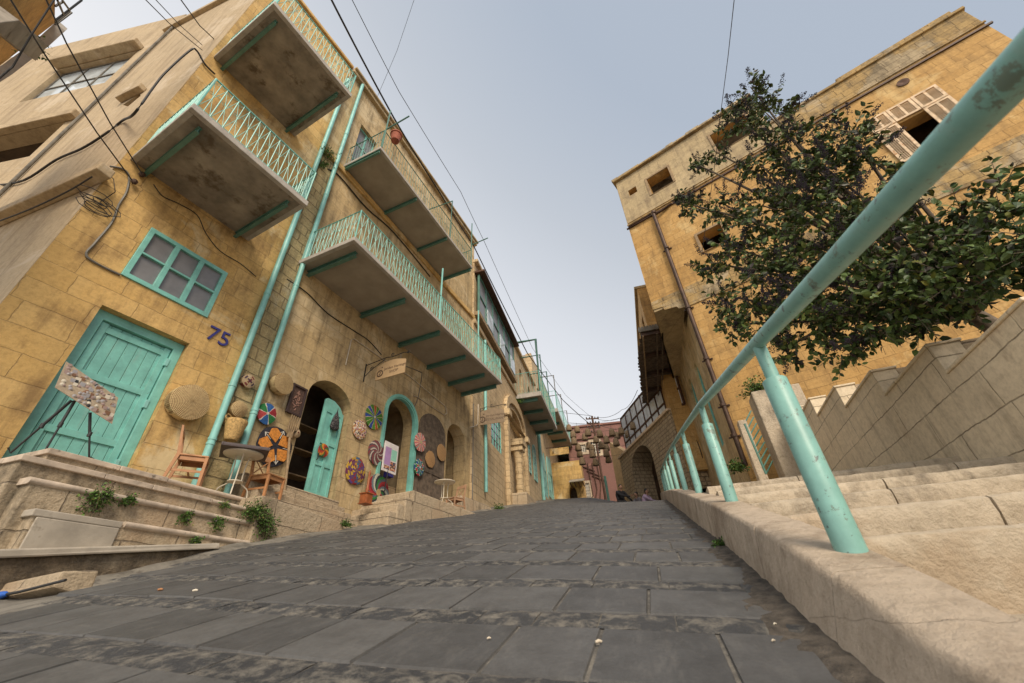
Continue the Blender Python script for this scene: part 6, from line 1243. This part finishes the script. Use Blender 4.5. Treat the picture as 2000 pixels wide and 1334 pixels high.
for c, r in centers:
    vol = r**2.4; nt_ = max(5, int(310*vol+11)); up_ = c.z > 3.3
    for k in range(nt_):
        th_ = rn.uniform(0, 6.283); ph = math.acos(rn.uniform(-1, 1)); rr_ = r*rn.uniform(.35, 1.08)**.7; d = Vector((math.sin(ph)*math.cos(th_), math.sin(ph)*math.sin(th_), math.cos(ph)*.9)); s0 = c+d*rr_*.55; dd = (d+Vector((rn.uniform(-.5, .5), rn.uniform(-.5, .5), rn.uniform(-.2, .5)))).normalized(); L = rn.uniform(.16, .34)*(.7+.5*r)
        pts = [s0, s0+dd*L*.5+Vector((0, 0, -.01)), s0+dd*L+Vector((0, 0, -.03))]; twg.tube(pts, [.005, .004, .002], 3)
        for j in range(rn.randint(6, 10)):
            f = (j+.7)/9; p = s0+dd*L*f; sd_ = dd.cross(Vector((rn.uniform(-1, 1), rn.uniform(-1, 1), rn.uniform(-1, 1)))).normalized()
            leafset(lf, p, (sd_*.9+dd*.5+Vector((0, 0, -.25))), rn.uniform(.055, .115), rn)
    if BR[centers.index((c, r))]:
        for k in range(int(4+42*r*r)):
            d = Vector((rn.uniform(-1, 1), rn.uniform(-1, .4), rn.uniform(-.5, 1))).normalized(); p0 = c+d*r*rn.uniform(.7, 1.05); ax = (d+Vector((0, 0, .3))).normalized()
            for j in range(rn.randint(60, 100)):
                f = rn.random(); w_ = .05*(1-f*.75)+.006; q = p0+ax*f*.19+Vector((rn.gauss(0, w_*.5), rn.gauss(0, w_*.5), rn.gauss(0, w_*.5))); s_ = rn.uniform(.006, .0095); bb.add([(q.x+a*s_, q.y+b_*s_, q.z+c2*s_) for a, b_, c2 in oct_], of)
tr.part('twigs', twg, M['bark'], recalc=False); tr.part('leaves', lf, M['leaf'], recalc=False); tr.part('berries', bb, M['berry'], recalc=False)
def tuft(name, label, pos, r, n, seed, hang=.0, m='weed', size=.035, group=None, h=1.):
    rn = random.Random(seed); th = Thing(name, label, 'weed', G, pos, group, rot=0.); mb = th.mb(); st_ = th.mb()
    for k in range(n):
        d = Vector((rn.gauss(0, 1), rn.gauss(0, 1), abs(rn.gauss(.6, .6))*h)).normalized(); L = r*rn.uniform(.3, 1.1); e = d*L; e.z -= hang*rn.random()*r*1.6
        st_.tube([(0, 0, 0), tuple(e*.5+Vector((0, 0, .02))), tuple(e)], .0018, 3)
        for j in range(5): p = e*(rn.uniform(.35, 1.05))+Vector((rn.gauss(0, .015), rn.gauss(0, .015), rn.gauss(0, .012))); leafset(mb, p, Vector((rn.gauss(0, 1), rn.gauss(0, 1), rn.gauss(.2, .7))), size*rn.uniform(.6, 1.2), rn)
    th.part('leaves', mb, M[m], recalc=False); th.part('stems', st_, M['dryweed'], recalc=False); return th
def sp(x, y, o): q = S.P(x, y, o); return tuple(float(v) for v in q)
W_ = [((195, 966), -6.0, .2, 130, .9, 'trailing green weed under the third coping, left of two'), ((253, 975), -6.0, .10, 45, .6, 'small weed right of the trailing weed under the third coping'), ((366, 1005), -5.98, .11, 50, .9, 'weed growing from the middle of the third coping'), ((428, 1018), -5.95, .11, 70, .9, 'dark weed hanging between third and fourth coping'), ((384, 1055), -5.85, .08, 45, .6, 'small weed growing below the lowest coping'), ((500, 1000), -5.98, .27, 260, .5, 'bushy green weed in the corner beside the entrance steps'), ((522, 1018), -5.9, .22, 170, 1., 'weed trailing down the end of the terrace'), ((676, 1026), -5.9, .14, 80, .1, 'round weed on the gutter before the entrance steps'), ((440, 985), -6.15, .09, 30, .6, 'sparse weed on the second coping')]
for i, (px, o_, r, n, hg, l_) in enumerate(W_): tuft('weed', l_, sp(px[0], px[1], o_), r, n, 50+i, hg, group='weeds in the terrace joints')
tuft('weed', 'grass tuft at the foot of the carved house', tuple(float(q) for q in B.P(976, 998, .75)), .3, 90, 71, 0, size=.06)
tuft('weed', 'little weed at the foot of the stone kerb', tuple(float(v) for v in S.w(3.93, .43, road_z(3.95, .43))), .07, 45, 72, 0, size=.025)
tuft('weed', 'weed at the foot of the brown downpipe', xyz(RF, 2.3, .6, 3.1), .4, 90, 73, 0, size=.08)
tuft('weed', 'weed at the foot of the flank of the sandstone house', xyz(SL, slu+3.5, .3, 2.75), .35, 70, 74, 0, size=.07)
q = xyz(WL, uP+.2, pt0[1]-.25, zP+.02); tuft('potted_plant', 'green bushy plant on top of the cream planter pillar', q, .5, 180, 75, 0, size=.07)
tuft('weed', 'grass hanging from the eave corner at the upper left', tuple(float(v) for v in NF.P(62, 85, .3)), .25, 90, 76, .6, m='weed', size=.05)
tuft('weed', 'dark weed growing from the wall between the two drainpipes', tuple(float(v) for v in B.P(640, 300, .05)), .45, 90, 77, .7, size=.06)
tuft('weed', 'lighter weed below the dark one between the two drainpipes', tuple(float(v) for v in B.P(630, 322, .05)), .25, 60, 78, .7, size=.05)
tuft('weed', 'weed at the inner corner of the far balcony', tuple(float(v) for v in C.P(1011, 785, .1)), .4, 60, 79, .3, size=.09)
# black stick with blue end in the gutter
q0, q1, q2 = [S.w(*S.atu(x, y, 2.56)) for x, y in ((-12, 1165), (62, 1152), (128, 1133))]
br_ = Thing('broom', 'black broom stick with a blue plastic end lying at the lower left', 'broom', G, tuple(float(v) for v in q0), rot=0.); o0 = Vector([float(v) for v in q0]); o1 = Vector([float(v) for v in q1])-o0; o2 = Vector([float(v) for v in q2])-o0
mb = br_.mb(); mb.tube([o1*.3, o1*.6+o2*.02, o2], .012, 8); br_.part('stick', mb, M['black'], smooth=60)
mb = br_.mb(); mb.tube([o1*-.8, o1*.1, o1*.28, o1*.36], [.035, .032, .028, .014], 10); br_.part('grip', mb, simple('blue_plastic', (.02, .10, .42), .4), smooth=60)
# litter on the setts
for i, (x, y, mm, lb_, L) in enumerate([(1170, 1257, 'whitepipe', 'crumpled pale scrap on the setts near the bottom centre', .022), (380, 1155, 'white', 'white cigarette end lying on the setts below the terrace', .03), (312, 1153, 'wood', 'orange scrap lying on the setts below the terrace', .03), (955, 1250, 'whitepipe', 'tiny cream pebble on the setts left of the pale scrap', .014), (1515, 1222, 'white', 'white fragment in the grit beside the kerb', .012), (1512, 1255, 'whitepipe', 'beige pebble in the grit close to the kerb', .012)]):
    v = ray(x, y); lo_, hi_ = .001, .03
    for _ in range(50):
        md = (lo_+hi_)/2; p = v*md; above = p[2] > road_z(p @ S.d, p @ np.array([S.d[1], -S.d[0], 0]))+.008
        lo_, hi_ = (md, hi_) if above else (lo_, md)
    p = v*lo_; mb = MB(1); mb.tube([(p[0]-L*.5, p[1], p[2]+.004), (p[0], p[1]+L*.15, p[2]+.007), (p[0]+L*.5, p[1]+L*.2, p[2]+.005)], [L*.2, L*.28, L*.17], 7)
    solo('paper_scrap', lb_, 'scrap', mb, M[mm], G, tuple(float(q) for q in p), 'scraps lying on the road', smooth=60)
# ================================================================ people at the head of the street
def person(label, pos, rot, joints, edges, radii, cloth, skin, hair, headc, hr=.1):
    th = Thing('person', label, 'person', G, pos, rot=rot)
    me = bpy.data.meshes.new('body'); me.from_pydata(joints, edges, []); o = bpy.data.objects.new('body', me); COL.objects.link(o); o.parent = th.o
    sm_ = o.modifiers.new('skin', 'SKIN'); 
    for i, r in enumerate(radii): me.skin_vertices[0].data[i].radius = (r, r)
    me.skin_vertices[0].data[0].use_root = True
    ss = o.modifiers.new('sub', 'SUBSURF'); ss.levels = 2; ss.render_levels = 2; me.materials.append(cloth); sm_.use_smooth_shade = True
    mb = th.mb(); h = headc; mb.ball(h, hr, 14, (.85, .95, 1.15)); mb.ball((h[0], h[1]-hr*.92, h[2]-.01), .018, 6); mb.tube([(h[0], h[1]+.02, h[2]-.17), (h[0], h[1], h[2]-.06)], .05, 8)
    for sx_ in (-1, 1): mb.ball((h[0]+sx_*hr*.84, h[1]+.01, h[2]), .022, 6); 
    th.part('head', mb, skin, smooth=60)
    mb = th.mb(); mb.ball((h[0], h[1]+.022, h[2]+.03), hr*1.06, 14, (.88, .95, 1.1)); th.part('hair', mb, hair, smooth=60)
    mb = th.mb()
    for sx_ in (-1, 1): mb.ball((h[0]+sx_*.035, h[1]-hr*.86, h[2]+.012), .012, 6)
    mb.box(h[0]-.025, h[0]+.025, h[1]-hr*.86, h[1]-hr*.80, h[2]-.055, h[2]-.045); th.part('face_features', mb, M['ink'])
    for hx in (0,):
        mb = th.mb()
        for (hp, d) in HANDS:
            hp = Vector(hp); d = Vector(d).normalized(); sdv = d.cross(Vector((0, 0, 1))).normalized(); mb.tube([tuple(hp), tuple(hp+d*.09)], [.035, .04], 8)
            for k in range(4): a = hp+d*.085+sdv*(k-1.5)*.02; mb.tube([tuple(a), tuple(a+d*.04+Vector((0, 0, -.008))), tuple(a+d*(.075-.006*abs(k-1.5))+Vector((0, 0, -.03)))], [.009, .008, .006], 5)
            a = hp+d*.03+sdv*.035; mb.tube([tuple(a), tuple(a+sdv*.03+d*.03), tuple(a+sdv*.035+d*.06)], [.011, .009, .007], 5)
        th.part('hands', mb, skin, smooth=60)
    return th
sk_ = simple('skin', (.36, .2, .13), .6, var=.1, bmp=0); hair_ = simple('black_hair', (.015, .012, .01), .6); blk = simple('black_jacket', (.012, .012, .016), .8, bmp=.2); lil = simple('lilac_shirt', (.40, .30, .42), .8); gry = simple('grey_cloth', (.16, .15, .17), .85)
HANDS = [((.46, -.30, .42), (.8, -.4, -.3)), ((.34, -.42, .66), (.5, -.8, .2))]
J = [(0, .1, .45), (0, .05, .62), (.02, -.02, .85), (.03, -.06, .98), (.2, -.08, .92), (.3, -.2, .68), (.46, -.30, .43), (-.15, -.06, .92), (-.05, -.3, .72), (.33, -.4, .66), (.12, -.3, .44), (.13, -.22, .08), (.15, -.36, .03), (-.14, -.25, .46), (-.15, -.12, .08), (-.14, -.28, .03)]
Ed = [(0, 1), (1, 2), (2, 3), (2, 4), (4, 5), (5, 6), (2, 7), (7, 8), (8, 9), (0, 10), (10, 11), (11, 12), (0, 13), (13, 14), (14, 15)]
Rd = [.17, .15, .17, .07, .075, .055, .035, .075, .055, .035, .095, .055, .045, .095, .055, .045]
def crouch(label, x, y, dist, rot, c, z_extra=0, s=1.):
    p = far(x, y, dist); th = person(label, (float(p[0]), float(p[1]), float(p[2])), rot, J, Ed, Rd, c, sk_, hair_, (.06, -.12, 1.13)); return th
t1 = crouch('person in a black jacket crouching and reaching forward at the head of the street', 1217, 1003, 20.5, R_(10), blk)
HANDS = [((.46, -.30, .42), (.8, -.4, -.3)), ((.34, -.42, .66), (.5, -.8, .2))]
t2 = crouch('person in a lilac shirt sitting low beyond the end of the stone kerb', 1268, 1012, 20.5, R_(40), lil)
t3 = crouch('person in grey cloth sitting low beside the lilac shirt', 1254, 1016, 21.5, R_(-60), gry)
